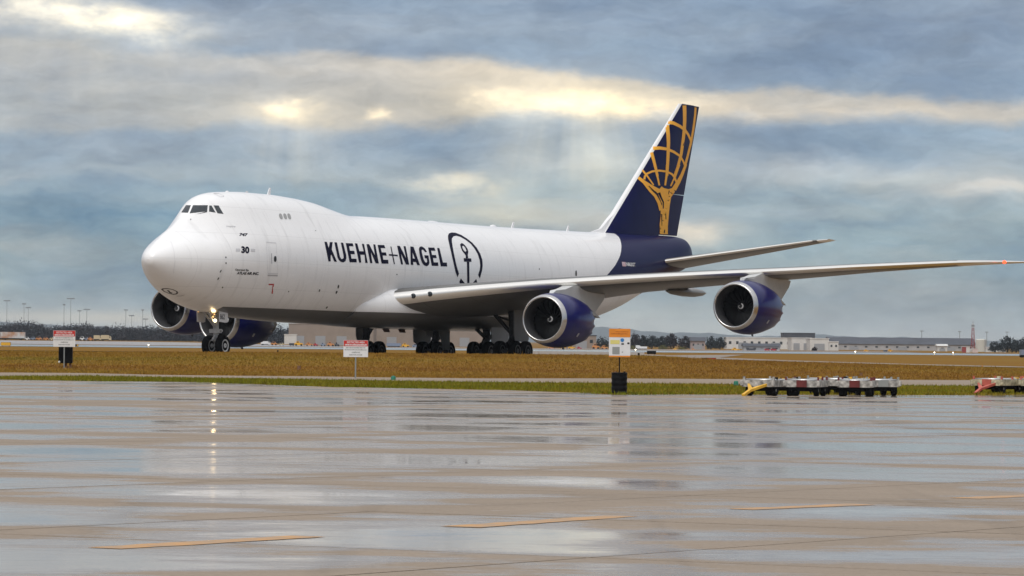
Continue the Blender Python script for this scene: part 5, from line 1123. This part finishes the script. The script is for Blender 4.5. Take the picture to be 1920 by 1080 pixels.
for u,w,h,m,lab,kd in((51,9,6,M_vw,'white car parked next to the mural trailer','car'),(62,9,6.5,M_vb,'blue grey car second from the mural trailer','car'),(73,11,6.5,M_vo,'brownish van third from the mural trailer','car'),(86,10,6,M_vo,'brownish car fourth from the mural trailer','car'),(97,8,6,M_vt,'pale car closest to the boxed warning sign','car'),(154.5,9,8,M_vw,'white van just right of the boxed warning sign','car'),(162,8,7,M_vb,'blue grey van between white van and tan trucks','car')): vehicle(u,637.5,1750,w,h,m,lab,kd,group='cars parked before the wood',cat='car')
vehicle(170,638,1740,10,7,M_vo,'low orange cart in front of the tan trucks','tug',cat='cart')
vehicle(183,638.5,1740,14,10.5,M_vt,'tan box truck, first of two tan trucks before the wood','truck'); vehicle(199,638.5,1740,19,11,M_vt,'longer tan box truck, second of two tan trucks before the wood','truck')
vehicle(498,647.5,900,18,7.5,M_vw,'white flatbed truck under the inner starboard engine','truck')
vehicle(514,644,1200,10,7,M_vo,'orange van behind the white flatbed truck','car',cat='van'); vehicle(528,644,1250,9,5,M_vt,'tan car behind the white flatbed truck','car',cat='car')
vehicle(560,649,950,15,9,M_vy,'bright yellow tug with a dark trailer before the tan hangar','tug',cat='tug'); vehicle(547,649,955,9,5,M_vd,'dark low trailer hitched to the bright yellow tug','trailer',cat='trailer')
for u,w,h,m,lab in((580,13,7,M_vo,'orange loader in front of the large tan hangar'),(592,8,6,M_vr,'dark red cart in front of the large tan hangar'),(606,9,7,M_vb,'blue grey van in front of the large tan hangar'),(620,12,9,M_vo,'tall orange loader left of the bare warning sign'),(632,8,8,M_vd,'dark van left of the bare warning sign')): vehicle(u,646,1400,w,h,m,lab,'tug',group='ground vehicles before the hangars',cat='vehicle')
vehicle(760.5,651.5,950,13,8.5,M_vy,'yellow tug between the starboard landing gears','tug',cat='tug'); vehicle(738,648,1400,26,8,M_vb,'blue grey bus between the starboard landing gears','trailer',cat='bus'); vehicle(781,648,1400,16,7,M_vb,'blue grey van beside the yellow tug, by the body gear','car',cat='van')
for u,w,h,m,lab in((1035,14,6,M_vo,'small orange loader below the inner port engine'),(1054,12,6,M_vy,'small yellow tug below the inner port engine'),(1072,13,6.5,M_vy,'second yellow tug below the inner port engine, beside a cart'),(1086,9,5,M_vr,'dark red cart below the inner port engine'),(1117,13,11,M_vo,'tall orange loader left of the information board'),(1133,11,8,M_vo,'orange cart touching the information board outline')): vehicle(u,655,1250,w,h,m,lab,'tug',group='loaders behind the inner port engine',cat='vehicle')
vehicle(1197,652,1500,10,8,M_vw,'white cabin truck in front of the dark trees','truck'); vehicle(1204,657,1150,18,6,M_vw,'white flatbed in front of the olive shrub','trailer',cat='trailer')
vehicle(1266,657,1000,7,4,M_vy,'tiny yellow cart under the thick evergreen clump','tug',cat='cart'); vehicle(1300,657.5,1000,7,4,M_vo,'tiny orange cart under the small dark tree','tug',cat='cart')
vehicle(1379,659,900,14,6,M_vy,'yellow tug left of the two red cars','tug',cat='tug'); vehicle(1408,658.5,900,17,5,M_vd,'dark flatbed beside the two red cars','trailer',cat='trailer')
vehicle(1438,659,900,10,5.5,M_vr,'red car, left of two red cars','car',cat='car'); vehicle(1450.5,659,900,11,6,M_vr,'red car, right of two red cars','car',cat='car')
vehicle(1624,661.5,880,9,5,M_vy,'yellow tug before the very long grey building, alone','tug',cat='tug'); vehicle(1669,662.5,880,9,6,M_vy,'yellow tug hitched behind a black trailer','tug',cat='tug'); vehicle(1660,662.5,880,7,4,M_vd,'black trailer next to the yellow tug','trailer',cat='trailer')
vehicle(1921,673,560,16,15,M_vb,'blue grey truck rolling in at the end of the runway','truck')
# ---- hills on the horizon
M_hill=mat('far_wooded_hills',(.05,.06,.06),.95,var=.2,scale=.004)
mb=MB(); xs_=np.linspace(-2500,2500,160); rg=[]
prof=lambda x: 15+5*math.sin(x*.003+.6)+3*math.sin(x*.007)+1.6*math.sin(x*.019+2)+1.0*math.sin(x*.07)
for j,(dy,f) in enumerate(((0,-.12),(250,.55),(500,.92),(650,1.),(1100,.75))): rg.append([(float(x),13200+dy*1.6,2.1*prof(x)*f) for x in xs_])
mb.loft(rg,False,False); tag(mb.build('hills',M_hill,smooth=True),'low wooded hills on the horizon','hills',kind='structure')
# ---- air
mb=MB(); mb.box((-2700,-500,-2.2),(2700,15700,80)); hz=bpy.data.materials.new('haze_air'); hz.use_nodes=True; nt=hz.node_tree; nt.nodes.clear()
pv=nt.nodes.new('ShaderNodeVolumePrincipled'); pv.inputs['Color'].default_value=(.80,.90,1,1); pv.inputs['Density'].default_value=.000042; pv.inputs['Anisotropy'].default_value=0.
ou=nt.nodes.new('ShaderNodeOutputMaterial'); nt.links.new(pv.outputs[0],ou.inputs['Volume'])
h_=mb.build('haze',hz); tag(h_,'thin pale haze over the airfield','haze',kind='stuff')
